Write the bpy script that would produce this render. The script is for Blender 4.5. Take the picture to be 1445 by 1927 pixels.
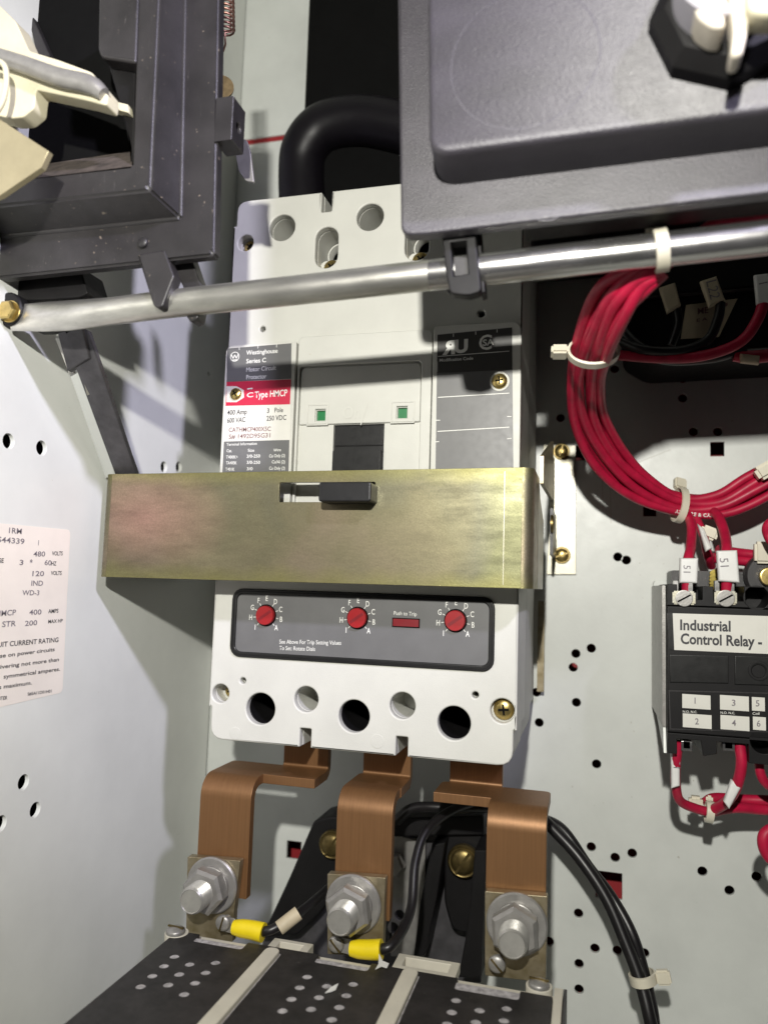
import bpy, bmesh, math, random
import numpy as np
from mathutils import Vector, Matrix
random.seed(7)
for o in list(bpy.data.objects): bpy.data.objects.remove(o)
S = bpy.context.scene
C = S.collection
S.unit_settings.scale_length = 0.01            # one unit is one centimetre
S.unit_settings.length_unit = 'CENTIMETERS'

# ------------------------------------------------------------------ camera
YAW, PITCH, ROLL = 0.2688, 0.0952, -0.0313
EYE = Vector((9.937, -32.232, -5.577))
FPX = 1426.7
Rcam = Matrix.Rotation(YAW, 3, 'Z') @ Matrix.Rotation(PITCH, 3, 'X') @ Matrix.Rotation(ROLL, 3, 'Y')
cd = bpy.data.cameras.new('camera')
cam = bpy.data.objects.new('camera', cd); C.objects.link(cam)
cam.matrix_world = Matrix.Translation(EYE) @ (Rcam @ Matrix.Rotation(math.pi/2, 3, 'X')).to_4x4()
cd.sensor_fit = 'VERTICAL'; cd.sensor_height = 36.0; cd.lens = FPX/1927*36
cd.clip_start = 0.5; cd.clip_end = 500
cd.dof.use_dof = True; cd.dof.focus_distance = 33.0; cd.dof.aperture_fstop = 0.075
S.camera = cam
S.render.resolution_x = 767; S.render.resolution_y = 1024

# ------------------------------------------------------------------ light
w = bpy.data.worlds.new('World'); S.world = w; w.use_nodes = True
w.node_tree.nodes['Background'].inputs[0].default_value = (0.80, 0.86, 1.0, 1)
w.node_tree.nodes['Background'].inputs[1].default_value = 0.014
def area(name, loc, target, size, power, col, size_y=None):
    l = bpy.data.lights.new(name, 'AREA'); l.energy = power; l.color = col; l.size = size
    if size_y: l.shape = 'RECTANGLE'; l.size_y = size_y
    o = bpy.data.objects.new(name, l); C.objects.link(o); o.location = loc
    o.rotation_euler = (Vector(target)-Vector(loc)).to_track_quat('-Z', 'Y').to_euler()
    return o
area('work_light', (9.2, -45, 9.0), (1, 3, -1), 1.2, 29000, (1.0, 0.975, 0.90))
sl = bpy.data.lights.new('cool_torch', 'SPOT'); sl.energy = 210000; sl.color = (0.80, 0.76, 1.0); sl.spot_size = math.radians(40); sl.spot_blend = 1.0; sl.shadow_soft_size = 1.8
so = bpy.data.objects.new('cool_torch', sl); C.objects.link(so); so.location = (37, -45, 35)
so.rotation_euler = (Vector((1, -6, 9))-so.location).to_track_quat('-Z', 'Y').to_euler()
S.view_settings.view_transform = 'Standard'; S.view_settings.look = 'None'
S.view_settings.exposure = 0.0; S.view_settings.gamma = 1.0

# ------------------------------------------------------------------ picture plane to place helpers
def ray(x, y): return Rcam @ Vector(((x-722.5)/FPX, 1, -(y-963.5)/FPX))
def P(px, py, y=0.0):
    d = ray(px, py); return EYE + d*((y-EYE.y)/d.y)
def PX(px, py, x):
    d = ray(px, py); return EYE + d*((x-EYE.x)/d.x)
def PZ(px, py, z):
    d = ray(px, py); return EYE + d*((z-EYE.z)/d.z)
class Face:            # a plane with axes U (reads right), V (up), N (towards the viewer)
    def __init__(s, kind, k):
        s.kind, s.k = kind, k
        if kind == 'y': s.U, s.V, s.N = Vector((1,0,0)), Vector((0,0,1)), Vector((0,-1,0))
        if kind == 'x': s.U, s.V, s.N = Vector((0,1,0)), Vector((0,0,1)), Vector((1,0,0))
        if kind == 'z': s.U, s.V, s.N = Vector((1,0,0)), Vector((0,1,0)), Vector((0,0,1))
        s.O = s.N*(-k if kind == 'y' else k)
    def at(s, px, py): return {'y': P, 'x': PX, 'z': PZ}[s.kind](px, py, s.k)
    def uv(s, px, py): p = s.at(px, py); return (p.dot(s.U), p.dot(s.V))
def FY(y): return Face('y', y)
def pz(pts, y): return [FY(y).uv(*p) for p in pts]

# ------------------------------------------------------------------ materials
MATS = {}
def mat(name, col, rough=.5, metal=0, var=.06, vscale=.8, bump=.0, bscale=20, spec=.5, dust=0, col2=None, stretch=(1,1,1), rvar=.08, coat=0, emit=None, speck=None, speckscale=14, speckth=.72, scuff=None, sstretch=(.25,.25,6), sth=.66):
    if name in MATS: return MATS[name]
    m = bpy.data.materials.new(name); m.use_nodes = True; MATS[name] = m
    nt = m.node_tree; N, L = nt.nodes, nt.links; b = N['Principled BSDF']
    b.inputs['Roughness'].default_value = rough; b.inputs['Metallic'].default_value = metal
    b.inputs['Specular IOR Level'].default_value = spec; b.inputs['Coat Weight'].default_value = coat
    tc = N.new('ShaderNodeTexCoord'); mp = N.new('ShaderNodeMapping'); mp.inputs['Scale'].default_value = stretch
    L.new(tc.outputs['Object'], mp.inputs[0])
    n = N.new('ShaderNodeTexNoise'); n.inputs['Scale'].default_value = vscale; n.inputs['Detail'].default_value = 6; n.inputs['Roughness'].default_value = .6
    L.new(mp.outputs[0], n.inputs['Vector'])
    r = N.new('ShaderNodeMix'); r.data_type = 'RGBA'
    c2 = col2 if col2 else tuple(c*(1-var*2) for c in col)
    hi = col if col2 else tuple(min(1, c*(1+var)) for c in col)
    r.inputs['A'].default_value = (*hi, 1); r.inputs['B'].default_value = (*c2, 1)
    mr = N.new('ShaderNodeMapRange'); mr.inputs['From Min'].default_value = .3; mr.inputs['From Max'].default_value = .7
    L.new(n.outputs['Fac'], mr.inputs['Value']); L.new(mr.outputs[0], r.inputs['Factor'])
    out = r.outputs['Result']
    if speck:
        n2 = N.new('ShaderNodeTexNoise'); n2.inputs['Scale'].default_value = speckscale; n2.inputs['Detail'].default_value = 3
        L.new(tc.outputs['Object'], n2.inputs['Vector'])
        rr = N.new('ShaderNodeMapRange'); rr.inputs['From Min'].default_value = speckth; rr.inputs['From Max'].default_value = speckth+.05
        L.new(n2.outputs['Fac'], rr.inputs['Value'])
        mx = N.new('ShaderNodeMix'); mx.data_type = 'RGBA'; L.new(rr.outputs[0], mx.inputs['Factor'])
        L.new(out, mx.inputs['A']); mx.inputs['B'].default_value = (*speck, 1); out = mx.outputs['Result']
    if scuff:
        mp2 = N.new('ShaderNodeMapping'); mp2.inputs['Scale'].default_value = sstretch; mp2.inputs['Rotation'].default_value = (.3, .5, .2)
        L.new(tc.outputs['Object'], mp2.inputs[0])
        n6 = N.new('ShaderNodeTexNoise'); n6.inputs['Scale'].default_value = 2.5; n6.inputs['Detail'].default_value = 7; n6.inputs['Roughness'].default_value = .75
        L.new(mp2.outputs[0], n6.inputs['Vector'])
        n7 = N.new('ShaderNodeTexNoise'); n7.inputs['Scale'].default_value = .5; n7.inputs['Detail'].default_value = 3; L.new(tc.outputs['Object'], n7.inputs['Vector'])
        r6 = N.new('ShaderNodeMapRange'); r6.inputs['From Min'].default_value = sth; r6.inputs['From Max'].default_value = sth+.08; L.new(n6.outputs['Fac'], r6.inputs['Value'])
        r7 = N.new('ShaderNodeMapRange'); r7.inputs['From Min'].default_value = .45; r7.inputs['From Max'].default_value = .62; L.new(n7.outputs['Fac'], r7.inputs['Value'])
        mm = N.new('ShaderNodeMath'); mm.operation = 'MULTIPLY'; L.new(r6.outputs[0], mm.inputs[0]); L.new(r7.outputs[0], mm.inputs[1])
        m6 = N.new('ShaderNodeMix'); m6.data_type = 'RGBA'; L.new(mm.outputs[0], m6.inputs['Factor']); L.new(out, m6.inputs['A']); m6.inputs['B'].default_value = (*scuff, 1); out = m6.outputs['Result']
    L.new(out, b.inputs['Base Color'])
    r2 = N.new('ShaderNodeMapRange'); r2.inputs['To Min'].default_value = max(0.03, rough-rvar); r2.inputs['To Max'].default_value = min(1, rough+rvar)
    n3 = N.new('ShaderNodeTexNoise'); n3.inputs['Scale'].default_value = vscale*4; n3.inputs['Detail'].default_value = 5
    L.new(mp.outputs[0], n3.inputs['Vector']); L.new(n3.outputs['Fac'], r2.inputs['Value']); L.new(r2.outputs[0], b.inputs['Roughness'])
    if bump:
        nb = N.new('ShaderNodeTexNoise'); nb.inputs['Scale'].default_value = bscale; nb.inputs['Detail'].default_value = 4
        L.new(mp.outputs[0], nb.inputs['Vector'])
        bp = N.new('ShaderNodeBump'); bp.inputs['Strength'].default_value = min(1, bump*10); bp.inputs['Distance'].default_value = .02
        L.new(nb.outputs['Fac'], bp.inputs['Height']); L.new(bp.outputs[0], b.inputs['Normal'])
    return m
def chromate():
    m = mat('yellow_chromate_steel', (.42,.40,.20), .42, .85, bump=.02, bscale=30)
    nt = m.node_tree; N, L = nt.nodes, nt.links; b = N['Principled BSDF']
    tc = N.new('ShaderNodeTexCoord')
    n = N.new('ShaderNodeTexNoise'); n.inputs['Scale'].default_value = .13; n.inputs['Detail'].default_value = 3; n.inputs['Distortion'].default_value = .6
    mp = N.new('ShaderNodeMapping'); mp.inputs['Location'].default_value = (3.1, .4, 1.7); L.new(tc.outputs['Object'], mp.inputs[0]); L.new(mp.outputs[0], n.inputs['Vector'])
    cr = N.new('ShaderNodeValToRGB'); e = cr.color_ramp.elements
    e[0].position = .34; e[0].color = (.24,.20,.135,1); e[1].position = .66; e[1].color = (.165,.165,.09,1)
    for p, c in ((.42,(.21,.185,.115)), (.5,(.18,.165,.10)), (.58,(.155,.15,.10))): x = e.new(p); x.color = (*c, 1)
    L.new(n.outputs['Fac'], cr.inputs[0])
    # a pink bloom towards one end, yellow along the lower edge
    g = N.new('ShaderNodeTexGradient'); g.gradient_type = 'SPHERICAL'
    m2 = N.new('ShaderNodeMapping'); m2.vector_type = 'TEXTURE'; m2.inputs['Location'].default_value = (-7.6, 0, .3); m2.inputs['Scale'].default_value = (4.6, 9, 2.6)
    L.new(tc.outputs['Object'], m2.inputs[0]); L.new(m2.outputs[0], g.inputs[0])
    mx = N.new('ShaderNodeMix'); mx.data_type = 'RGBA'; L.new(g.outputs['Fac'], mx.inputs['Factor']); L.new(cr.outputs[0], mx.inputs['A']); mx.inputs['B'].default_value = (.34,.21,.165,1)
    # edge bands
    sx = N.new('ShaderNodeSeparateXYZ'); L.new(tc.outputs['Object'], sx.inputs[0])
    ab = N.new('ShaderNodeMath'); ab.operation = 'ABSOLUTE'; L.new(sx.outputs['Z'], ab.inputs[0])
    n5 = N.new('ShaderNodeTexNoise'); n5.inputs['Scale'].default_value = .5; L.new(tc.outputs['Object'], n5.inputs['Vector'])
    ad = N.new('ShaderNodeMath'); ad.operation = 'ADD'; L.new(ab.outputs[0], ad.inputs[0]); L.new(n5.outputs['Fac'], ad.inputs[1])
    er = N.new('ShaderNodeMapRange'); er.inputs['From Min'].default_value = 2.2; er.inputs['From Max'].default_value = 3.1; er.inputs['To Max'].default_value = .8
    L.new(ad.outputs[0], er.inputs['Value'])
    m3 = N.new('ShaderNodeMix'); m3.data_type = 'RGBA'; L.new(er.outputs[0], m3.inputs['Factor']); L.new(mx.outputs['Result'], m3.inputs['A']); m3.inputs['B'].default_value = (.25,.235,.085,1)
    # fine grain
    n4 = N.new('ShaderNodeTexNoise'); n4.inputs['Scale'].default_value = 16; n4.inputs['Detail'].default_value = 4; L.new(tc.outputs['Object'], n4.inputs['Vector'])
    mr = N.new('ShaderNodeMapRange'); mr.inputs['From Min'].default_value = .3; mr.inputs['From Max'].default_value = .7; mr.inputs['To Min'].default_value = .86; mr.inputs['To Max'].default_value = 1.12
    L.new(n4.outputs['Fac'], mr.inputs['Value'])
    vm = N.new('ShaderNodeVectorMath'); vm.operation = 'SCALE'; L.new(m3.outputs['Result'], vm.inputs[0]); L.new(mr.outputs[0], vm.inputs['Scale'])
    # hazy rubbed patches
    mp3 = N.new('ShaderNodeMapping'); mp3.inputs['Scale'].default_value = (.35, 1, 1.5); mp3.inputs['Rotation'].default_value = (0, .35, 0); L.new(tc.outputs['Object'], mp3.inputs[0])
    n8 = N.new('ShaderNodeTexNoise'); n8.inputs['Scale'].default_value = .9; n8.inputs['Detail'].default_value = 9; n8.inputs['Roughness'].default_value = .72; L.new(mp3.outputs[0], n8.inputs['Vector'])
    r8 = N.new('ShaderNodeMapRange'); r8.inputs['From Min'].default_value = .38; r8.inputs['From Max'].default_value = .66; r8.inputs['To Min'].default_value = .80; r8.inputs['To Max'].default_value = 1.08; L.new(n8.outputs['Fac'], r8.inputs['Value'])
    v8 = N.new('ShaderNodeVectorMath'); v8.operation = 'SCALE'; L.new(vm.outputs[0], v8.inputs[0]); L.new(r8.outputs[0], v8.inputs['Scale'])
    L.new(v8.outputs[0], b.inputs['Base Color'])
    r9 = N.new('ShaderNodeMapRange'); r9.inputs['From Min'].default_value = .35; r9.inputs['From Max'].default_value = .65; r9.inputs['To Min'].default_value = .52; r9.inputs['To Max'].default_value = .36
    L.new(n8.outputs['Fac'], r9.inputs['Value']); L.new(r9.outputs[0], b.inputs['Roughness'])
    return m
M = dict(
 panel=mat('panel_paint', (.63,.65,.62), .38, var=.05, vscale=.25, bump=.02, bscale=5, speck=(.42,.41,.36), speckscale=3.5, speckth=.74, scuff=(.44,.44,.40)),
 wall=mat('wall_paint', (.71,.725,.685), .36, var=.04, vscale=.2, bump=.018, bscale=5, speck=(.55,.54,.47), speckscale=2.6, speckth=.76),
 red_primer=mat('red_primer', (.30,.015,.02), .6),
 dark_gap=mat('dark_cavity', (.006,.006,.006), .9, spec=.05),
 grey=mat('moulded_grey', (.57,.57,.525), .46, var=.04, vscale=.35, bump=.03, bscale=30, speck=(.42,.37,.27), speckscale=5, speckth=.745, scuff=(.47,.44,.36), sth=.68),
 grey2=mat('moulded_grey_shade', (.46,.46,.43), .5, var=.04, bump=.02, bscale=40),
 lab_grey=mat('label_grey', (.13,.13,.13), .42, var=.06, bump=.01, bscale=30),
 lab_dark=mat('label_charcoal', (.045,.043,.04), .45),
 lab_white=mat('label_white', (.66,.65,.60), .45, var=.03),
 lab_red=mat('label_red', (.52,.02,.06), .42, var=.03),
 print_white=mat('print_white', (.72,.72,.68), .5, var=.02),
 print_black=mat('print_black', (.03,.03,.035), .5),
 print_faint=mat('print_faint', (.22,.20,.22), .6, var=.2, vscale=6),
 print_brown=mat('print_brown', (.20,.10,.10), .6),
 green=mat('indicator_green', (.01,.17,.05), .4),
 black=mat('black_plastic', (.008,.0075,.008), .50, spec=.25, var=.15, bump=.015, bscale=45, speck=(.08,.075,.07), speckscale=16, speckth=.74),
 frame=mat('charcoal_plastic', (.025,.023,.024), .42, var=.22, vscale=.6, bump=.03, bscale=30, speck=(.15,.125,.10), speckscale=6, speckth=.70, scuff=(.13,.12,.115), sstretch=(4,4,.3), sth=.62, rvar=.1),
 cover=mat('textured_charcoal_plastic', (.034,.030,.040), .49, spec=1.0, scuff=(.055,.05,.055), sstretch=(3,1,.6), sth=.60, var=.15, vscale=.4, bump=.08, bscale=11, stretch=(1,1,2.2), rvar=.06),
 handle=mat('black_handle', (.012,.012,.012), .34, spec=.4, var=.1, bump=.02, bscale=30),
 red_dial=mat('red_dial', (.32,.008,.012), .38, var=.08),
 dark_red=mat('dark_red_button', (.20,.004,.01), .4),
 zinc=mat('zinc_tube', (.62,.61,.60), .24, .95, var=.12, vscale=1.2, bump=.01, bscale=14, stretch=(.25,1,1), rvar=.10),
 tube_old=mat('zinc_tube_dull', (.58,.57,.52), .36, .9, var=.18, vscale=1.4, bump=.02, bscale=9, stretch=(.3,1,1)),
 zinc_dull=mat('zinc_dull', (.33,.32,.305), .40, .55, var=.10, vscale=2.0, bump=.03, bscale=12),
 bolt_zinc=mat('bright_bolt_zinc', (.46,.45,.42), .34, .65, var=.06, vscale=3, bump=.02, bscale=20),
 zinc_plate=mat('zinc_plate', (.40,.37,.27), .42, .8, var=.12, vscale=1.6, bump=.02, bscale=16, col2=(.34,.34,.31)),
 brass=mat('brass_screw', (.55,.42,.16), .30, .95, var=.15, vscale=3),
 brass_dark=mat('aged_brass', (.20,.15,.06), .4, .9, var=.25, vscale=3),
 olive=mat('olive_plated_steel', (.22,.18,.10), .42, .75, var=.2, vscale=1.6, bump=.02, bscale=12, col2=(.36,.31,.22)),
 copper=mat('aged_copper', (.225,.115,.048), .46, .5, vscale=1.6, bump=.012, bscale=9, stretch=(9,2,.22), col2=(.185,.092,.038), speck=(.13,.075,.04), speckscale=2.0, speckth=.73),
 copper_thin=mat('copper_spring', (.36,.20,.15), .4, .8),
 cream=mat('cream_plastic', (.62,.58,.42), .5, var=.06, bump=.02, bscale=18),
 cream2=mat('cream_base', (.55,.52,.44), .55, var=.05, bump=.02, bscale=30, speck=(.20,.17,.13), speckscale=12, speckth=.72),
 tan=mat('tan_metal', (.40,.35,.22), .4, .5, var=.06),
 nylon=mat('nylon_tie', (.66,.62,.50), .35, var=.04, spec=.6),
 red_wire=mat('red_wire_jacket', (.43,.007,.042), .44, var=.14, vscale=1.5, bump=.004, bscale=8),
 black_wire=mat('black_wire_jacket', (.009,.008,.009), .38, var=.1, speck=(.12,.11,.10), speckscale=9, speckth=.72, bump=.01, bscale=10),
 cable=mat('black_cable_boot', (.005,.004,.006), .42, spec=.25, var=.1),
 yellow=mat('yellow_lug_sleeve', (.80,.62,.01), .38, var=.06),
 marker=mat('white_marker_sleeve', (.72,.72,.70), .45, var=.04),
 paper_old=mat('aged_paper_sticker', (.50,.43,.30), .6, var=.08),
 sticker=mat('rating_sticker', (.84,.78,.70), .38, var=.03, vscale=.5),
 fibre=mat('black_fibre_board', (.020,.018,.018), .55, var=.3, vscale=1.0, bump=.05, bscale=30, speck=(.22,.20,.17), speckscale=11, speckth=.725),
 dust=mat('dusty_screen', (.42,.40,.41), .7, var=.25, vscale=5, bump=.05, bscale=18),
 strut=mat('strut_grey', (.085,.082,.088), .42, .3, var=.2, vscale=1, bump=.02),
 dusty=mat('dusty_ledge', (.075,.060,.050), .7, var=.3, vscale=2, bump=.03),
 gold_foil=mat('brass_foil', (.60,.48,.12), .4, .6),
 white_hot=mat('pale_cream_terminal', (.85,.78,.66), .45),
 lavender=mat('pale_grey_ring', (.62,.60,.66), .4),
)
M['chromate'] = chromate()

# ------------------------------------------------------------------ object helpers
def link(o, parent):
    C.objects.link(o)
    if parent is not None:
        o.parent = parent; o.matrix_parent_inverse = Matrix.Translation(-Vector(parent.location)) if parent.type == 'EMPTY' else Matrix.Translation(-Vector(parent['_loc']))
def thing(name, label, cat, loc=(0,0,0), group=None):
    o = bpy.data.objects.new(name, None); o.empty_display_size = .5; o.location = loc; C.objects.link(o)
    o['label'] = label; o['category'] = cat
    if group: o['group'] = group
    return o
def tag(o, label, cat, group=None):
    o['label'] = label; o['category'] = cat
    if group: o['group'] = group
    return o
def area_normals(me, ang=38):
    """normals weighted by the area of the flat region each face lies in, so broad flat faces stay flat"""
    bm = bmesh.new(); bm.from_mesh(me); bm.faces.ensure_lookup_table(); bm.normal_update()
    par = list(range(len(bm.faces)))
    def find(i):
        while par[i] != i: par[i] = par[par[i]]; i = par[i]
        return i
    for e in bm.edges:
        lf = e.link_faces
        if len(lf) == 2 and lf[0].normal.dot(lf[1].normal) > .99995:
            a, b = find(lf[0].index), find(lf[1].index)
            if a != b: par[a] = b
    ar = [0.0]*len(par)
    for f in bm.faces: ar[find(f.index)] += f.calc_area()
    wt = [ar[find(i)] for i in range(len(par))]
    ca = math.cos(math.radians(ang)); out = []
    for f in bm.faces:
        fn = f.normal
        for l in f.loops:
            acc = Vector((0,0,0)); mx = 0
            for g in l.vert.link_faces:
                if g.normal.dot(fn) >= ca: acc += g.normal*wt[g.index]
            out.append(tuple(acc.normalized()) if acc.length > 1e-12 else tuple(fn))
    bm.free()
    me.shade_smooth(); me.normals_split_custom_set(out)
def fin(name, me, m, parent=None, smooth=35, loc=None, label=None):
    me.name = name
    if isinstance(m, str): m = M[m]
    me.materials.clear(); me.materials.append(m)
    if smooth:
        if smooth > 45: me.shade_smooth(); me.set_sharp_from_angle(angle=math.radians(smooth))
        else: area_normals(me, smooth+3)
    if loc is None:
        n = len(me.vertices)
        co = np.empty(n*3); me.vertices.foreach_get('co', co); co = co.reshape(-1, 3)
        c = (co.min(0)+co.max(0))/2
        me.transform(Matrix.Translation(-Vector(c))); loc = Vector(c)
    o = bpy.data.objects.new(name, me); o.location = loc; o['_loc'] = tuple(loc)
    link(o, parent)
    if label: o['label'] = label
    return o
def from_bm(bm):
    me = bpy.data.meshes.new('m'); bmesh.ops.recalc_face_normals(bm, faces=bm.faces); bm.to_mesh(me); bm.free(); return me
def curve_mesh(cu, frame=None, W0=0):
    o = bpy.data.objects.new('t', cu); C.objects.link(o)
    dg = bpy.context.evaluated_depsgraph_get(); me = bpy.data.meshes.new_from_object(o.evaluated_get(dg)); bpy.data.objects.remove(o)
    return me
def framed(me, U, V, N, O):
    mtx = Matrix(((U.x,V.x,N.x,O.x),(U.y,V.y,N.y,O.y),(U.z,V.z,N.z,O.z),(0,0,0,1)))
    me.transform(mtx); return me
def slab_mesh(f, outline, depth, holes=(), bevel=.03, top=0.0, res=2):
    """outline in (u,v) of face f; its front lies `top` above the face and it goes `depth` back"""
    cu = bpy.data.curves.new('c', 'CURVE'); cu.dimensions = '2D'; cu.fill_mode = 'BOTH'
    for ring in [outline]+list(holes):
        s = cu.splines.new('POLY'); s.points.add(len(ring)-1); s.use_cyclic_u = True
        for q, (u, v) in zip(s.points, ring): q.co = (u, v, 0, 1)
    bevel = min(bevel, depth*.45)
    cu.extrude = depth/2-bevel; cu.bevel_depth = bevel; cu.bevel_resolution = res if bevel > 0 else 0; cu.offset = -bevel
    me = curve_mesh(cu)
    bm = bmesh.new(); bm.from_mesh(me); bmesh.ops.remove_doubles(bm, verts=bm.verts, dist=1e-4)
    bmesh.ops.recalc_face_normals(bm, faces=bm.faces); bm.to_mesh(me); bm.free()
    return framed(me, f.U, f.V, f.N, f.O + f.N*(top-depth/2))
def slab(name, m, f, outline, depth, holes=(), bevel=.03, top=0.0, parent=None, res=2, label=None):
    return fin(name, slab_mesh(f, outline, depth, holes, bevel, top, res), m, parent, label=label)
def fpoly(f, pts): return [f.uv(*p) for p in pts]
def circle(c, r, n=24, ry=None, a0=0):
    ry = ry or r
    return [(c[0]+r*math.cos(a0+2*math.pi*i/n), c[1]+ry*math.sin(a0+2*math.pi*i/n)) for i in range(n)]
def rrect(x0, y0, x1, y1, r, n=5):
    x0, x1 = sorted((x0, x1)); y0, y1 = sorted((y0, y1)); out = []
    for cx, cy, a in ((x1-r,y1-r,0),(x0+r,y1-r,90),(x0+r,y0+r,180),(x1-r,y0+r,270)):
        for i in range(n+1):
            t = math.radians(a+90*i/n); out.append((cx+r*math.cos(t), cy+r*math.sin(t)))
    return out
def rect(x0, y0, x1, y1): return [(x0,y0),(x1,y0),(x1,y1),(x0,y1)]
def rpoly(pts, r, n=4):
    """round every corner of a polygon; r one radius or a list"""
    out = []; k = len(pts)
    for i in range(k):
        p = Vector(pts[i]); a = Vector(pts[i-1])-p; b = Vector(pts[(i+1) % k])-p
        rr = r[i] if isinstance(r, (list, tuple)) else r
        d = min(rr, a.length*.45, b.length*.45)
        if d < 1e-3: out.append(tuple(p)); continue
        A = p+a.normalized()*d; B = p+b.normalized()*d
        for j in range(n+1):
            t = j/n; out.append(tuple((1-t)**2*A+2*t*(1-t)*p+t*t*B))
    return out
def box_mesh(lo, hi, bevel=.03, seg=2):
    bm = bmesh.new(); bmesh.ops.create_cube(bm, size=1)
    lo, hi = Vector(lo), Vector(hi); c = (lo+hi)/2; d = hi-lo
    for v in bm.verts: v.co = Vector((v.co.x*d.x, v.co.y*d.y, v.co.z*d.z))+c
    if bevel: bmesh.ops.bevel(bm, geom=list(bm.edges), offset=min(bevel, min(abs(d.x),abs(d.y),abs(d.z))*.45), segments=seg, affect='EDGES')
    return from_bm(bm)
def box(name, m, lo, hi, bevel=.03, parent=None, label=None): return fin(name, box_mesh(lo, hi, bevel), m, parent, label=label)
def join(meshes):
    bm = bmesh.new()
    for me in meshes: bm.from_mesh(me); bpy.data.meshes.remove(me)
    me = bpy.data.meshes.new('j'); bm.to_mesh(me); bm.free(); return me
def axes(n):
    n = Vector(n).normalized(); h = Vector((0,0,1)) if abs(n.z) < .9 else Vector((1,0,0))
    u = h.cross(n).normalized(); return u, n.cross(u), n
def lathe_mesh(prof, base, axis, n=28, sides=None):
    """prof: (radius, height) list along axis; sides -> polygonal radius factor"""
    u, v, a = axes(axis); base = Vector(base); bm = bmesh.new(); rings = []
    for r, h in prof:
        rings.append([bm.verts.new(base+a*h+(u*math.cos(2*math.pi*i/n)+v*math.sin(2*math.pi*i/n))*max(r, 1e-4)) for i in range(n)])
    for A, B in zip(rings, rings[1:]):
        for i in range(n): bm.faces.new((A[i], A[(i+1) % n], B[(i+1) % n], B[i]))
    bm.faces.new(rings[0][::-1]); bm.faces.new(rings[-1])
    return from_bm(bm)
def lathe(name, m, prof, base, axis=(0,-1,0), n=28, parent=None, smooth=35, label=None): return fin(name, lathe_mesh(prof, base, axis, n), m, parent, smooth, label=label)
def smooth_path(pts, per=8):
    pts = [Vector(p) for p in pts]
    if len(pts) < 3: return pts
    out = []; ex = [pts[0]*2-pts[1]]+pts+[pts[-1]*2-pts[-2]]
    for i in range(1, len(ex)-2):
        a, b, c, d = ex[i-1], ex[i], ex[i+1], ex[i+2]
        for j in range(per):
            t = j/per
            out.append(.5*((2*b)+(c-a)*t+(2*a-5*b+4*c-d)*t*t+(3*b-a-3*c+d)*t**3))
    out.append(pts[-1]); return out
def tube_mesh(pts, r, per=8, radii=None, res=4):
    path = smooth_path(pts, per)
    cu = bpy.data.curves.new('c', 'CURVE'); cu.dimensions = '3D'; cu.bevel_depth = r; cu.bevel_resolution = res; cu.use_fill_caps = True
    s = cu.splines.new('POLY'); s.points.add(len(path)-1)
    for i, (q, p) in enumerate(zip(s.points, path)):
        q.co = (*p, 1)
        if radii:
            t = i/(len(path)-1)*(len(radii)-1); k = min(int(t), len(radii)-2); q.radius = radii[k]*(1-(t-k))+radii[k+1]*(t-k)
    return curve_mesh(cu)
def tube(name, m, pts, r, parent=None, per=8, radii=None, res=4, label=None): return fin(name, tube_mesh(pts, r, per, radii, res), m, parent, 60, label=label)
def glyphs(f, s, p1, p2, h, lift=.012, bold=0.0, by_height=False):
    """flat print: text s on face f from pixel p1 (left, baseline) to p2 (right), cap height h pixels"""
    cu = bpy.data.curves.new('t', 'FONT'); cu.body = s; cu.size = 1; cu.offset = bold; cu.resolution_u = 3
    me = curve_mesh(cu)
    xs = [v.co.x for v in me.vertices]; ys = [v.co.y for v in me.vertices]
    if not xs: return None
    A = f.at(*p1); B = f.at(*p2); H = (f.at(p1[0], p1[1]-h)-A).dot(f.V)
    U, V, N = f.U, f.V, f.N
    w = (B-A).dot(U); sy = H/.73
    x0, x1 = min(xs), max(xs); sx = w/(x1-x0)
    if len(s) == 1 and x1-x0 < .3: sx = min(sx, abs(sy)*.9)
    for v in me.vertices: v.co = Vector(((v.co.x-x0)*sx, v.co.y*sy, lift))
    dv = (B-A).dot(V)/w if w else 0
    for v in me.vertices: v.co.y += v.co.x*dv
    return framed(me, U, V, N, A)
def printed(name, m, f, items, parent, lift=.012, bold=0.012, extra=()):
    ms = [g for g in (glyphs(f, *it, lift=lift, bold=bold) for it in items) if g]
    o = fin(name, join(ms+list(extra)), m, parent, 0); o['kind'] = 'stuff'; return o
def line_mesh(f, a, b, wpx, lift=.012):
    A, B = f.at(*a), f.at(*b); d = (B-A).normalized(); n = f.N.cross(d)
    wd = wpx/FPX*(A-EYE).length/2
    me = bpy.data.meshes.new('l'); o = f.N*lift
    me.from_pydata([tuple(A-n*wd+o), tuple(B-n*wd+o), tuple(B+n*wd+o), tuple(A+n*wd+o)], [], [(0,1,2,3)]); return me
def quad_sheet(f, pts, lift=.006, thick=.006):
    return slab_mesh(f, [f.uv(*p) for p in pts], thick, bevel=0, top=lift)
def ring_mesh(c, axis, rx, ry, width, thick, n=36):
    """a flat strap bent round a bundle: an elliptic band"""
    u, v, a = axes(axis) if not isinstance(axis, tuple) or len(axis) == 3 and not isinstance(axis[0], Vector) else axis
    c = Vector(c); bm = bmesh.new(); rings = []
    prof = [(-thick, -width/2), (0, -width/2*.9), (0, width/2*.9), (-thick, width/2), (-thick, 0)]
    for dr, h in prof:
        rings.append([bm.verts.new(c+a*h+u*math.cos(2*math.pi*i/n)*(rx+thick+dr)+v*math.sin(2*math.pi*i/n)*(ry+thick+dr)) for i in range(n)])
    for k in range(len(rings)):
        A, B = rings[k], rings[(k+1) % len(rings)]
        for i in range(n): bm.faces.new((A[i], A[(i+1) % n], B[(i+1) % n], B[i]))
    return from_bm(bm)
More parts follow.
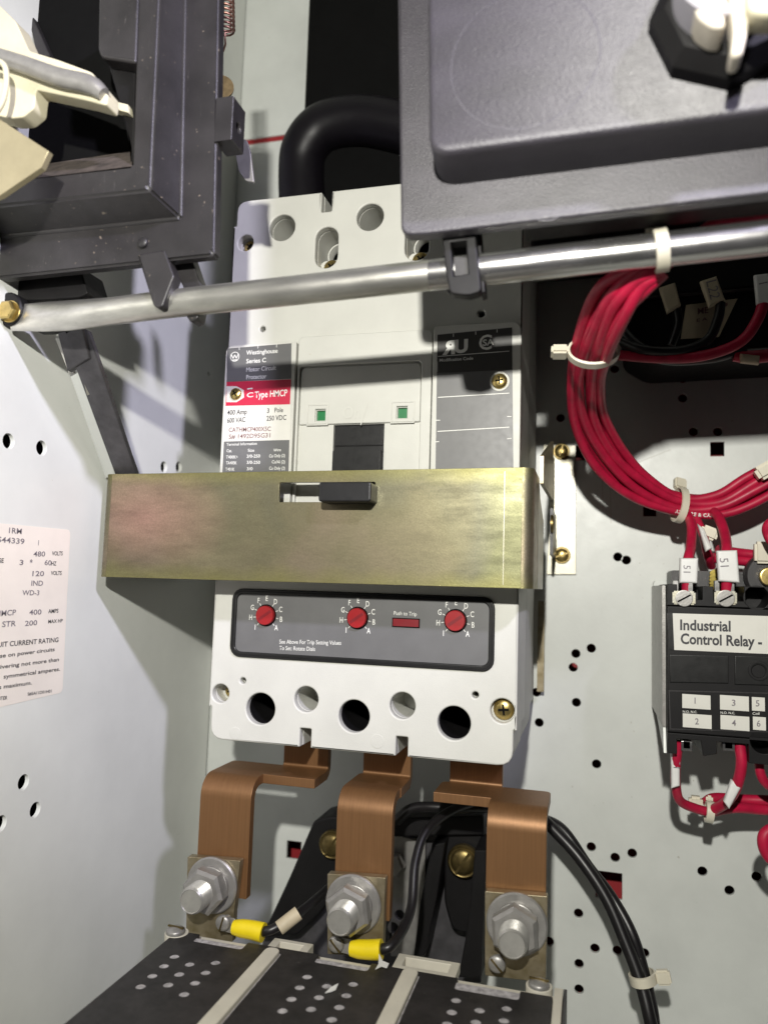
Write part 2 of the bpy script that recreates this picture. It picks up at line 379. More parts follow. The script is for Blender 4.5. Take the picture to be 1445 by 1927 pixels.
def oriented_box(c, u, v, n, du, dv, dn, bevel=.04):
    me = box_mesh((-du/2,-dv/2,-dn/2), (du/2,dv/2,dn/2), bevel)
    return framed(me, Vector(u).normalized(), Vector(v).normalized(), Vector(n).normalized(), Vector(c))
def cable_tie(label, c, axis, rx, ry, headdir, width=.42, head=.55, group='nylon cable ties', frame=None):
    c = Vector(c); t = thing('cable_tie', label, 'cable tie', c, group)
    a = Vector(axis).normalized(); h = Vector(headdir); h = (h-a*h.dot(a)).normalized(); s = a.cross(h)
    fin('strap', ring_mesh(c, (h, s, a), rx, ry, width, .09), 'nylon', t, 50)
    fin('head', oriented_box(c+h*(rx+.06+head*.5), h, s, a, head*1.05, head*.62, head, .08), 'nylon', t)
    return t

# ------------------------------------------------------------------ enclosure
B = 10.5; XW = -12.45
fb = FY(B)
def struct(o): o['kind'] = 'structure'; return o
holes = []
for px, py in ((1284,712),(1284,749),(1304,812),(1350,812),(1156,694),(1054,786),(1162,1048),(1178,1054),(1083,1230),(1112,1220),(1078,1256),(1084,1322),(1009,1303),(1014,1360),
               (1122,1438),(1112,1594),(1157,1614),(1189,1606),(1088,1719),(1119,1785),(1161,1789),(1212,1794),(1089,1814),(1089,1862),(1321,1640),(1372,1676),(1423,1650),(1033,1772),(1428,680)):
    holes.append(circle(fb.uv(px, py), .235, 18))
for px, py, a, b in ((1093,852,.50,.42),(1349,845,.34,.38),(1222,960,.33,.33),(1145,1666,.66,.66),(553,1600,.45,.50)):
    u, v = fb.uv(px, py); holes.append(rect(u-a, v-b, u+a, v+b))
ztop = fb.uv(500, 268)[1]
struct(slab('back_panel', 'panel', fb, rect(XW+.02, -34, 34, ztop), .22, holes, .03))
struct(box('red_seam_panel', 'red_primer', (XW+.02, B+2.5, -34), (34, B+2.7, 30), 0))
struct(box('red_seam', 'red_primer', (XW+.02, B+.1, ztop-.5), (34, B+.3, ztop+1), 0))
zt2 = fb.uv(500, 258)[1]
struct(box('upper_back_panel', 'panel', (XW+.02, B-.02, zt2), (34, B+.2, 36), .02))
fw = Face('x', XW)
wh = [circle(fw.uv(px, py), .31, 20) for px, py in ((17,830),(79,843),(309,879),(337,879),(45,1472),(67,1524),(2,1550))]
wh.append(circle(fw.uv(393,703), .14, 12))
struct(slab('side_wall', 'wall', fw, rect(-22, -34, B, 36), .2, wh, .02))
struct(box('wall_cavity_backing', 'dark_gap', (XW-2.2, -22, -34), (XW-2.0, B+1, 36), 0))
struct(box('enclosure_floor', 'panel', (XW-2, -12, -34.5), (34, B+1, -34), 0))
struct(box('enclosure_top', 'panel', (XW-2, -12, 36), (34, B+1, 36.3), 0))

sc_ = [line_mesh(fb, a, b, .9, .004) for a, b in (((1131,846),(1134,960)),((1146,848),(1149,985)),((1153,850),(1158,930)),((1200,870),(1262,846)))]
o_ = fin('panel_scratches', join(sc_), mat('scratch_grey', (.47,.46,.40), .5), None, 0); o_['kind'] = 'stuff'; o_['label'] = 'fine vertical rub marks on the back panel'
# rating sticker on the wall
st = thing('rating_sticker', 'cream printed rating sticker on the left side wall', 'sticker', PX(60,1150,XW))
fs = Face('x', XW+.012)
slab('sheet', 'sticker', fs, rpoly([fw.uv(*p) for p in ((-60,979),(133,997),(118,1303),(-60,1345))], .25), .012, bevel=0, top=0, parent=st)
printed('dot_matrix_print', 'print_faint', fs, [
 ('1RM',(17,1003),(41,1005),11),('S44339',(-5,1020),(46,1024),11),('1',(72,1026),(77,1026),10),
 ('480',(63,1047),(85,1047),10),('3',(37,1063),(44,1063),10),('*',(56,1064),(61,1064),12),('60',(84,1063),(97,1064),10),
 ('120',(61,1084),(83,1084),10),('IND',(59,1102),(81,1102),10),('WD-3',(42,1120),(74,1120),10),
 ('HMCP',(-8,1160),(30,1157),11),('400',(55,1157),(78,1156),10),('STR',(4,1180),(30,1178),11),('200',(47,1178),(70,1176),10)], st)
printed('lettering', 'print_black', fs, [
 ('VOLTS',(98,1045),(118,1045),8),('SE',(-2,1059),(7,1059),9),('HZ',(97,1064),(106,1064),8),('VOLTS',(96,1082),(116,1082),8),
 ('AMPS',(91,1154),(110,1153),8),('MAX HP',(91,1173),(118,1171),7),
 ('UIT CURRENT RATING',(-4,1218),(110,1208),10),('se on power circuits',(0,1238),(103,1225),8),('livering not more than',(-2,1259),(111,1244),8),
 ('symmetrical amperes.',(7,1277),(113,1262),8),('s maximum.',(-2,1297),(60,1288),8),('S#5A11D01H01',(52,1309),(97,1303),6),('NTER',(-4,1318),(14,1316),7)], st)

# ------------------------------------------------------------------ circuit breaker
br = thing('motor_circuit_breaker', 'large light grey three pole circuit breaker with red dials in the middle', 'circuit breaker', (0, B, -12.8))
f0 = FY(0.0)
def q0(*pts): return [f0.uv(*p) for p in pts]
zB, zT = -12.85, 12.85
big = [f0.uv(490,1334), f0.uv(666,1348), f0.uv(854,1361)]
mid = [f0.uv(576,1316), f0.uv(757,1328)]
top = [f0.uv(531,428), f0.uv(696,408), (4.4, 11.2)]
slots = []
for cx in (-2.15, 2.2): slots.append((cx, 10.15))
outline = [(-6.85,zB),]
def notch(cx, w, z0, z1): return [(cx-w, z0), (cx-w, z1), (cx+w, z1), (cx+w, z0)]
n1 = f0.uv(575,1372); n2 = f0.uv(756,1390)
nw = .26
ol = [(-6.86,zB)]+notch(n1[0], nw, zB, n1[1]+.02)+notch(n2[0], nw, zB, n1[1]+.02)+[(6.86,zB),(6.86,-11.4),(7.0,-11.4),(7.0,11.5),(6.86,11.5),(6.86,zT)]
t1 = f0.uv(614,398)
ol += [(2.45,zT),(2.45,t1[1]+.25),(1.95,t1[1]+.25),(1.95,zT)] + [(t1[0]+.26,zT),(t1[0]+.26,t1[1]),(t1[0]-.26,t1[1]),(t1[0]-.26,zT)] + [(-6.86,zT),(-6.86,11.6),(-7.0,11.6),(-7.0,-11.4),(-6.86,-11.4)]
rad = [.9]+[.04,.06,.06,.04]*2+[.9,.02,.02,.02,.02,.9]+[.04,.06,.06,.04]*2+[.9,.02,.02,.02,.02]
hl = [circle(c, .70, 36) for c in big]+[circle(c, .56, 30) for c in mid]+[circle(c, .65, 32) for c in top[:2]]
hl += [rrect(cx-.56, cz-1.05, cx+.56, cz+.95, .54) for cx, cz in slots]
sBL, sBR, sTL = f0.uv(415,1305), f0.uv(945,1338), f0.uv(462,457)
hl += [circle(sBL, .42, 22), circle(sBR, .50, 24), circle(sTL, .40, 22)]
small = [f0.uv(494,619), f0.uv(457,1281), f0.uv(894,1308)]
hl += [circle(c, .14, 12) for c in small]+[circle(f0.uv(905,590), .16, 12)]
slab('front_cover', 'grey', f0, rpoly(ol, rad), .45, hl, .08, parent=br, res=3)
hl2 = [circle(c, .86, 36) for c in big]+hl[3:]
slab('cover_body', 'grey', f0, rpoly([(x*.998, z) for x, z in ol], rad), 3.45, hl2, .02, top=-.452, parent=br)
for c in big: slab('hole_shade_sleeve', 'black', f0, circle(c, .85, 30), 8.6, [circle(c, .70, 30)], .02, top=-.47, parent=br)  # black sleeves added so the holes look shaded inside
body_ol = [(x*.992, z) for x, z in ol]
body_hl = [circle(c, .86, 24) for c in big]
slab('rear_housing', 'grey2', f0, rpoly(body_ol, rad), 5.6, body_hl, .06, top=-3.92, parent=br)
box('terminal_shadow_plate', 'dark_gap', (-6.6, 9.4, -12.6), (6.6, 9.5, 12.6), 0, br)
# floors inside the stepped wells, screws
def phillips(c, r, axis=(0,-1,0), m='brass', parent=None, rot=.3, name='screw', slot=False, label=None):
    c = Vector(c); u, v, a = axes(axis)
    prof = [(r*.55,-.4),(r*.55,0),(r,0),(r,.08)]+[(r*math.cos(t), .08+r*.38*math.sin(t)) for t in (.35,.7,1.0,1.25,1.45)]
    s = fin(name, lathe_mesh(prof, c, axis, 24), m, parent, label=label)
    h = .08+r*.38
    d1 = u*math.cos(rot)+v*math.sin(rot); d2 = a.cross(d1)
    ms = [oriented_box(c+a*(h-.005), d1, d2, a, r*(1.85 if slot else 1.0), r*.20, .06, 0)]
    if not slot: ms.append(oriented_box(c+a*(h-.004), d2, d1, a, r*1.0, r*.20, .06, 0))
    fin('slot' if slot else 'cross_recess', join(ms), 'dark_gap' if not slot else 'brass_dark', s, 0)
    return s
for (cx, cz) in slots:
    slab('well_floor', 'grey', f0, rrect(cx-.6, cz-1.1, cx+.6, cz-.30, .3), .3, (), .02, top=-.9, parent=br)
    phillips((cx+.02, .86, cz-.74), .40, parent=br, rot=.6)
    lathe('well_barrel', 'grey', [(.62,0),(.62,.5),(.56,.5),(.50,.2),(.50,0)], (cx+.08, 2.2, cz+.28), parent=br)
slab('well_floor', 'grey', f0, circle(sBL, .42, 20), .2, (), 0, top=-1.1, parent=br); phillips((sBL[0]+.05, 1.15, sBL[1]), .34, parent=br)
slab('well_floor', 'grey', f0, circle(sBR, .50, 20), .2, (), 0, top=-.45, parent=br); phillips((sBR[0]+.02, .44, sBR[1]+.02), .44, parent=br, rot=.1)
slab('well_floor', 'grey', f0, circle(sTL, .40, 20), .2, (), 0, top=-.6, parent=br); phillips((sTL[0]+.05, .58, sTL[1]-.02), .33, parent=br, rot=.9)
for c in mid: slab('well_floor', 'grey', f0, circle(c, .56, 24), .2, (), 0, top=-2.6, parent=br)
for c in big:
    lathe('terminal_screw', 'zinc_dull', [(.5,0),(.5,.3),(.42,.36)], (c[0], 8.6, c[1]-.1), parent=br)
for c in top[:2]:
    lathe('terminal_screw', 'zinc_dull', [(.45,0),(.45,.3),(.40,.36)], (c[0]+.3, 5.5, c[1]-.2), parent=br)
for px, py, r in ((443,1380,.28),(710,1395,.3)):
    u, v = f0.uv(px, py); lathe('ejector_mark', 'grey', [(r,0),(r,.012),(r-.03,.018)], (u, 0.0, v), parent=br)

# raised middle section (0.6 above the face)
YR = -.6; fr = FY(YR); zlow = -5.4
def qr(*p): return fr.uv(*p)
lx0, lx1 = qr(419,760)[0]+.02, qr(553,760)[0]; lt = qr(480,647)[1]
pl = rpoly([(lx0,zlow),(lx1,zlow),(lx1,lt),(lx0,lt)], [.05,.05,.08,.45])
slab('label_pad', 'grey', fr, pl, .62, (), .05, parent=br)
rx0, rx1 = qr(812,760)[0], 7.02; rt = qr(900,609)[1]
slab('label_pad', 'grey', fr, rpoly([(rx0,zlow),(rx1,zlow),(rx1,rt),(rx0,rt)], [.05,.05,.5,.2]), .62, (), .05, parent=br)
ct = qr(690,625)[1]
rec = [qr(563,687), qr(792,678)]
wx0, wx1 = rec[0][0], rec[1][0]; wt = (rec[0][1]+rec[1][1])/2
slab('centre_pad', 'grey', fr, rpoly([(lx1+.06,zlow),(rx0-.06,zlow),(rx0-.06,ct),(lx1+.06,ct)], [.05,.05,.35,.25]), .50,
     [rpoly([(wx0,zlow+.4),(wx1,zlow+.4),(wx1,wt),(wx0,wt)], [.05,.05,.2,.2])], .05, top=-.10, parent=br)
# recessed escutcheon with tapered ledge, handle opening
fe = FY(-.28)
h0, h1 = fe.uv(628,800), fe.uv(723,800)
e0, e1 = wx0-.02, wx1+.02
g1, g2 = fe.uv(604,782), fe.uv(757,777)
gw = .21
gh = [rect(c[0]-gw, c[1]-gw*1.1, c[0]+gw, c[1]+gw*1.1) for c in (g1, g2)]
slab('escutcheon', 'grey', fe, rect(e0, zlow+.3, e1, wt+.02), .3, [rect(h0[0], zlow+.5, h1[0], h0[1])]+gh, .03, parent=br)
fe2 = FY(-.40)
up = [(e0+.04, fe2.uv(570,800)[1]), (fe2.uv(583,797)[0], fe2.uv(583,797)[1]), (fe2.uv(583,768)[0], fe2.uv(583,768)[1])]
yb = fe2.uv(690,796)[1]; ysq = fe2.uv(600,762)[1]; xa0, xa1, xb0, xb1 = [fe2.uv(x,780)[0] for x in (578,618,735,780)]
gh2 = [rect(c[0]-gw*1.15, c[1]-gw*1.3, c[0]+gw*1.15, c[1]+gw*1.3) for c in (g1, g2)]
slab('upper_escutcheon', 'grey', fe2, rpoly([(e0+.05,yb),(e1-.05,yb),(e1-.05,wt-.06),(e0+.05,wt-.06)], [.05,.05,.3,.3]), .13, gh2, .05, parent=br)
for a, b in ((xa0, xa1), (xb0, xb1)):
    slab('indicator_surround', 'grey', fe2, rect(a, yb-.06, b, ysq+.04), .05, [rect(a+.06, yb, b-.06, ysq-.03)], .02, top=.03, parent=br)
for c in (g1, g2):
    box('indicator_window', 'green', (c[0]-gw, -.14, c[1]-gw*1.1), (c[0]+gw, -.05, c[1]+gw*1.1), 0, br)
printed('embossed_on_mark', 'grey', fe2, [('On',(645,788),(678,787),24),('I',(706,783),(711,783),24)], br, lift=.02, bold=.01,
        extra=[line_mesh(fe2, (679,800), (692,757), 2.2, .02)])
hm = [box_mesh((h0[0], -.12, h0[1]-2.9), (h1[0], -.02, h0[1]), 0), box_mesh((h0[0]+.06, -.52, h0[1]-2.9), (h1[0]-.06, -.1, h0[1]-1.17), .06),
      box_mesh((h0[0]+.05, -.22, h0[1]-.95), (h1[0]-.05, -.1, h0[1]-.15), .03)]
fin('handle_cowl', join(hm), 'handle', br)

# left label
fl = FY(YR); ll = thing_l = None
lz = lambda py: fr.uv(480, py)[1]
def sheet(name, m, pts, lift, parent, rad=.0, f=fr, holes=()):
    o = [f.uv(*p) for p in pts]
    if rad: o = rpoly(o, rad)
    return slab(name, m, f, o, .010, holes, 0, top=lift, parent=parent)
lab = sheet('rating_label', 'lab_white', ((427,655),(549,645),(545,905),(417,905)), .010, br, [.2,.02,.02,.02])
sheet('grey_band', 'lab_grey', ((428,656),(549,646),(548,713),(427,719)), .016, lab)
sheet('red_band', 'lab_red', ((427,719),(548,714),(546,761),(425,764)), .016, lab)
sheet('lower_grey_band', 'lab_grey', ((422,831),(545,828),(543,905),(418,905)), .016, lab)
printed('lettering', 'print_white', fr, [('Westinghouse',(464,668),(523,664),8.5),('Series C',(464,684),(501,681.5),8.5),('Motor Circuit',(464,700),(520,696),8.5),('Protector',(464,714),(502,712),8.5),
 ('Type HMCP',(480,749),(541,745),12.5),('C',(465,748),(477,747),9),
 ('Terminal Information',(427,839),(484,837),5),('Cat.',(427,851),(437,851),5.5),('Size',(467,850),(479,850),5.5),('Wire',(515,850),(529,849),5.5),
 ('T400K+',(426,863),(448,863),6),('3/0-250',(465,861.5),(490,861),6),('Cu Only (2)',(507,861),(537,860),6),
 ('TA400K',(426,874),(446,874),6),('3/0-250',(465,873),(490,873),6),('Cu/Al (2)',(512,872),(537,872),6),
 ('T401K',(425,886),(442,886),6),('3/0',(465,885),(476,885),6),('Cu Only (2)',(507,884),(537,884),6)], lab, lift=.020, bold=.014,
 extra=[line_mesh(fr,(466,732),(476,731),2.5,.02)]+[line_mesh(fr,(a,b),(a,b+6),1,.02) for a,b in ((451,653),(486,650),(521,648))])
printed('black_lettering', 'print_black', fr, [('400 Amp',(428,781),(465,779),9.5),('600 VAC',(428,796),(462,794),9.5),('3',(503,777),(507,777),9),('Pole',(517,776),(533,775.5),9),('250 VDC',(502,792),(539,790),9.5)], lab, lift=.016)
printed('stamped_print', 'print_brown', fr, [('CATHMCP400X5C',(431,813),(510,811),8.5),('S# 1492D95G31',(431,826),(509,823),8.5)], lab, lift=.016)
# round maker emblem
c = fr.uv(442.5,671.5)
def ann(c, r0, r1, f, lift):
    return slab_mesh(f, circle(c, r1, 28), .004, [circle(c, r0, 28)], 0, top=lift)
fin('emblem', join([ann(c, .205, .235, fr, .022)]+[line_mesh(fr,a,b,1.6,.02) for a,b in (((436,668),(439.5,675)),((439.5,675),(442.5,668)),((442.5,668),(445.5,674.5)),((445.5,674.5),(449,667)),((438,678),(447,677.3)))]), 'print_white', lab, 0)
sc = fr.at(445,742)
fin('clearance_pad', slab_mesh(fr, [fr.uv(427,727),fr.uv(446,727),fr.uv(459,734),fr.uv(460,748),fr.uv(446,757),fr.uv(427,757)], .006, (), 0, top=.022), 'lab_white', lab)
phillips(sc+Vector((0,-.0,0)), .28, m='brass', parent=br, rot=.5)

# right label
rl = sheet('modification_label', 'lab_grey', ((823,630),(963,616),(966,905),(819,905)), .010, br)
sheet('dark_band', 'lab_dark', ((823,631),(963,617),(963,696),(822,702)), .016, rl)
printed('lettering', 'print_white', fr, [('Modification Code',(827,681),(890,677),6)], rl, lift=.02,
 extra=[line_mesh(fr,a,b,w,.02) for a,b,w in (((824,671),(958,661),1.2),((824,748),(958,740),1.6),((823,812),(958,804),1.6),((823,667+14),(823,700),.6),
   ((820,791),(828,791),1.4),((818,832),(826,831),1.4),((954,784),(962,784),1.4),((954,826),(962,825),1.4),((853,628),(853,634),1.4),((895,624),(895,630),1.4),((935,620),(935,626),1.4),
   )]
   +[glyphs(fr,'R',(856,665),(832,667),25,.021,.05), glyphs(fr,'U',(855,664),(880,662),24,.021,.05), glyphs(fr,'C',(901,659),(925,657),29,.021,.01), glyphs(fr,'SA',(908,651),(929,649),12,.021,.02)])
sc = fr.at(940,718)
slab('screw_pad', 'grey', fr, circle((sc.x, sc.z), .42, 28)[:], .05, (), .01, top=.03, parent=br)
phillips(sc+Vector((0,-.02,0)), .33, parent=br, rot=.1)

# trip panel
tr0, tr1 = f0.uv(437,1108), f0.uv(932,1265)
fx0, fx1 = f0.uv(436,1180)[0], f0.uv(931,1180)[0]; fz1 = f0.uv(680,1115)[1]; fz0 = f0.uv(680,1250)[1]
slab('trip_panel_frame', 'handle', f0, rrect(fx0, fz0, fx1, fz1, .5), .12, [rrect(fx0+.25, fz0+.25, fx1-.25, fz1-.25, .3)], .05, top=.10, parent=br)
fin('trip_frame_lip', slab_mesh(f0, rrect(fx0+.1, fz0+.1, fx1-.1, fz1-.1, .4), .03, [rrect(fx0+.14, fz0+.14, fx1-.14, fz1-.14, .37)], .008, top=.115), 'black', br)
tp = slab('trip_panel', 'lab_grey', f0, rrect(fx0+.2, fz0+.2, fx1-.2, fz1-.2, .3), .03, (), 0, top=.03, parent=br)
ft = FY(-.03)
ext = []; items = []
for (cx, cy, r) in ((501,1158,1.0),(673,1163,1.05),(857,1168,1.1)):
    c = ft.at(cx, cy)
    d = fin('trip_dial', lathe_mesh([(.44,0),(.44,.16),(.41,.20)], c+Vector((0,.0,0)), (0,-1,0), 30), 'red_dial', br)
    fin('dial_slot', oriented_box(c+Vector((0,-.195,0)), (math.cos(.62),0,math.sin(.62)), (-math.sin(.62),0,math.cos(.62)), (0,-1,0), .72, .13, .03, 0), 'dark_red', d, 0)
    fin('dial_rim', slab_mesh(ft, circle((c.x,c.z), .50, 30), .03, [circle((c.x,c.z), .445, 30)], 0, top=.02), 'dark_gap', d)
    for ch, a in zip('ABCDEFGHI', (-46,-12,22,55,90,122,155,190,228)):
        rr = .76; a = math.radians(a)
        q = c+Vector((math.cos(a)*rr, 0, math.sin(a)*rr))
        hh = .13
        cu = bpy.data.curves.new('t','FONT'); cu.body = ch; cu.size = .34; cu.align_x = 'CENTER'; cu.align_y = 'CENTER'; cu.resolution_u = 3; cu.offset = .004
        me = curve_mesh(cu)
        for v in me.vertices: v.co.x *= .72; v.co.z = 0
        ext.append(framed(me, ft.U, ft.V, ft.N, q+Vector((0,-.012,0))))
        for me2 in (oriented_box(c+Vector((math.cos(a)*.565, -.012, math.sin(a)*.565)), (math.cos(a),0,math.sin(a)), (-math.sin(a),0,math.cos(a)), (0,-1,0), .12, .03, .004, 0),):
            if ch != 'E': ext.append(me2)
printed('lettering', 'print_white', ft, [('Push to Trip',(741,1157),(784,1159),7.5),('See Above For Trip Setting Values',(526,1211),(642,1213.5),8),('To Set: Rotate Dials',(526,1223),(593,1225),8)], tp, lift=.012, bold=.004, extra=ext)
a, b_ = ft.at(740,1164), ft.at(788,1180)
pb = box('push_button', 'dark_red', (a.x, -.09, b_.z), (b_.x, -.02, a.z), .01, br)
fin('button_edge', slab_mesh(ft, rect(a.x-.04, b_.z-.04, b_.x+.04, a.z+.04), .03, [rect(a.x, b_.z, b_.x, a.z)], 0, top=.04), 'dark_gap', pb)

# mounting strip behind the breaker's right edge
box('mounting_strip', 'olive', (7.15, 9.6, -11.0), (7.5, 9.8, -6.2), .02, br)

# ------------------------------------------------------------------ trip-bar bracket (yellow chromate band) and its bent end
YP = -2.0; fp = FY(YP)
bk = thing('operating_bracket', 'wide yellow plated steel band across the breaker with a slot', 'bracket', fp.at(600,1000))
zt, zb = -.82, -5.60
xr = fp.at(1003,1000).x; xl = -11.93
s0, s1 = fp.uv(526,908), fp.uv(705,945)
slot = rrect(s0[0], s1[1], s1[0], s0[1], .06)
yfl = 10.5
r = .45
# front band up to the bend
fin('band', slab_mesh(fp, rpoly([(xl+r,zb-.03),(xr-r,zb+.03),(xr-r,zt+.05),(xl+r,zt-.06)], 0), .16, [slot], .015), 'chromate', bk)
def bent(pathxy, z0, z1, th, m, name, parent, zs=None):
    """vertical sheet following a plan path (x,y) on its outer side"""
    bm = bmesh.new(); n = len(pathxy); rings = []
    for i, (x, y) in enumerate(pathxy):
        a = Vector(pathxy[max(0,i-1)]); b = Vector(pathxy[min(n-1,i+1)]); t = (b-a).normalized(); nn = Vector((t.y, -t.x))*-1
        zz0, zz1 = (z0, z1) if zs is None else zs(i/(n-1))
        o = Vector((x,y)); q = o+nn*th
        rings.append([bm.verts.new((o.x,o.y,zz0)), bm.verts.new((o.x,o.y,zz1)), bm.verts.new((q.x,q.y,zz1)), bm.verts.new((q.x,q.y,zz0))])
    for A, Bq in zip(rings, rings[1:]):
        for k in range(4): bm.faces.new((A[k], A[(k+1)%4], Bq[(k+1)%4], Bq[k]))
    bm.faces.new(rings[0]); bm.faces.new(rings[-1][::-1])
    return fin(name, from_bm(bm), m, parent)
arc = [(xr-r+r*math.sin(t), YP+r-r*math.cos(t)) for t in [math.pi/2*i/8 for i in range(9)]]
bent([(p[0],p[1]) for p in arc]+[(xr,1.0)], zb+.03, zt+.05, .16, 'chromate', 'rounded_corner', bk)
bent([(xr,1.0),(xr,2.0),(xr,4.5)], zb, zt, .16, 'zinc_plate', 'side_return', bk, zs=lambda t: (zb+.03, zt+.05-1.6*t))
arc = [(xl+r-r*math.sin(t), YP+r-r*math.cos(t)) for t in [math.pi/2*i/8 for i in range(9)]]
bent([(p[0],p[1]) for p in arc][::-1][:1]+[(p[0],p[1]) for p in arc][::-1][1:], zb-.03, zt-.06, .16, 'chromate', 'rounded_corner', bk)
bent([(xl,6.0),(xl,-1.55)], zb-.03, zt-.06, .16, 'zinc_plate', 'side_return', bk)
fin('score_line', box_mesh((6.55,YP-.004,zb+.15),(6.575,YP+.01,zt-.1),0), 'zinc_plate', bk)

# handle nub through the slot
n0, n1_ = FY(-3.0).uv(600,907), FY(-3.0).uv(697,944)
hb = slab('toggle_handle', 'handle', FY(-3.0), rrect(n0[0], n1_[1], n1_[0], n0[1], .12, 6), 2.6, (), .07, parent=br)

# flange plate on the back panel with slotted screws
ff = FY(B-.18)
fpts = [(1083,840),(1083,1081),(1031,1081),(1033,1004),(1033,1000),(1035,1000),(1035,905),(1023,904),(1023,838)]
g = thing('mounting_flange', 'pale zinc plated flange with two slotted screws right of the band', 'bracket', ff.at(1055,960))
slab('plate', 'zinc_plate', ff, [ff.uv(*p) for p in ((1083,838),(1083,1081),(1028,1081),(1033,1003),(1035,1000),(1034,906),(1022,905),(1022,836))], .17, (), .02, parent=g)
for px, py, rot in ((1056,850,1.3),(1057,1045,.35)):
    c = ff.at(px, py)
    w_ = lathe('washer', 'brass_dark', [(.46,0),(.46,.06),(.42,.08)], c, parent=g)
    phillips(c+Vector((0,-.07,0)), .36, parent=g, rot=rot, slot=True)
bent([(7.9,1.0),(8.0,7.5)], -1.0, 2.4, .16, 'olive', 'upright_leg', g, zs=lambda t: (-1.0, .2+1.9*t))
box('guide_block', 'frame', (7.9, 6.5, -3.9), (8.05, 10.2, -1.5), .04, g)
lathe('rivet', 'brass_dark', [(.45,0),(.45,.12),(.3,.2)], (7.95, 6.4, -2.3), (1,0,0), parent=g)

# ------------------------------------------------------------------ cross rod
YT = -8.0
rod = thing('cross_rod', 'shiny round steel rod running across the cabinet above the band', 'rod', P(700,532,YT))
rp = [P(x, y, YT) for x, y in ((150,592),(335,571),(560,546),(800,519))]
R_ = .515
# flattened left end
def ell_tube(path, rr, n=24):
    bm = bmesh.new(); rings = []
    for (p, (ry, rz)) in zip(path, rr):
        rings.append([bm.verts.new(Vector(p)+Vector((0, math.cos(t)*ry, math.sin(t)*rz))) for t in [2*math.pi*i/n for i in range(n)]])
    for A, Bq in zip(rings, rings[1:]):
        for i in range(n): bm.faces.new((A[i], A[(i+1)%n], Bq[(i+1)%n], Bq[i]))
    bm.faces.new(rings[0]); bm.faces.new(rings[-1][::-1]); return from_bm(bm)
end = [P(x, y, YT) for x, y in ((24,598),(60,597),(85,596),(130,594),(200,587),(330,571),(560,546),(810,518))]
fin('dull_section', ell_tube(end, [(.10,.54),(.10,.57),(.14,.60),(.33,.60),(.48,.53),(R_,R_),(R_,R_),(R_,R_)]), 'tube_old', rod, 60)
fin('bright_section', ell_tube([P(810,518,YT), P(900,508,YT), P(1240,470,YT), P(1700,418,YT)], [(R_+.012,)*2]*4), 'zinc', rod, 60)
bu = thing('rod_end_bolt', 'brass hex bolt and black bushing at the left end of the rod', 'bolt', P(20,588,YT-.3))
lathe('bushing', 'black', [(.68,0),(.68,.5),(.62,.56)], P(32,590,YT+.3), parent=bu)
lathe('hex_head', 'brass', [(.40,0),(.40,.26),(.33,.31)], P(20,587,YT-.26), n=6, parent=bu, smooth=20)
lathe('washer', 'brass', [(.44,0),(.44,.06)], P(21,587,YT-.24), parent=bu)

# ------------------------------------------------------------------ lever arm between rod and band
la = thing('lever_arm', 'dark sloping lever arm with pale edge between rod and band on the left', 'lever', P(180,760,-.5))
def wedge(name, m, pts, thick, parent, bevel=.02, push=0.0):
    """polygon whose corners lie at their own depth, thickened backwards"""
    bm = bmesh.new(); fr_ = [P(px, py, y)+Vector((0,push,0)) for px, py, y in pts]
    A = [bm.verts.new(p) for p in fr_]; Bk = [bm.verts.new(p+Vector((0,thick,0))) for p in fr_]
    n = len(A); bm.faces.new(A); bm.faces.new(Bk[::-1])
    for i in range(n): bm.faces.new((A[i], Bk[i], Bk[(i+1)%n], A[(i+1)%n]))
    if bevel: bmesh.ops.bevel(bm, geom=list(bm.edges), offset=bevel, segments=2, affect='EDGES')
    return fin(name, from_bm(bm), m, parent)
yt_, yb2 = -6.6, -1.3
wedge('channel', 'panel', [(106,632,yt_),(150,628,yt_),(250,893,yb2),(199,899,yb2)], .7, la)
wedge('pale_edge', 'lab_white', [(107,636,yt_),(118,638,yt_),(143,703,yt_+1.3),(134,706,yt_+1.3)], .2, la, push=-.12)
wedge('face_plate', 'strut', [(128,634,yt_),(172,624,yt_),(262,893,yb2),(224,897,yb2)], .3, la, push=-.25)
wedge('slot_insert', 'zinc_plate', [(163,708,yt_+1.4),(175,706,yt_+1.4),(186,742,yt_+2.1),(172,747,yt_+2.1)], .06, la, 0, push=-.28)
wedge('clip', 'strut', [(124,634,yt_),(170,622,yt_),(182,680,yt_+1),(142,704,yt_+1.3)], .3, la, push=-.5)
wedge('clip_slot', 'dark_gap', [(139,630,yt_),(149,627,yt_),(161,657,yt_+.6),(152,665,yt_+.7)], .06, la, 0, push=-.52)
wedge('cap', 'black', [(74,622,yt_),(172,606,yt_),(176,618,yt_),(120,636,yt_),(96,636,yt_)], .5, la, push=-.9)

# ------------------------------------------------------------------ handle mechanism housing, top left
YF = -8.7; YH = -9.9; YI = -9.9
hs = thing('mechanism_housing', 'large charcoal moulded frame of the handle mechanism at the top left', 'housing', P(300,400,YF))
def ringpts(ox, oy, y):       # corner pixel -> path: top right, corner, left bottom
    return None
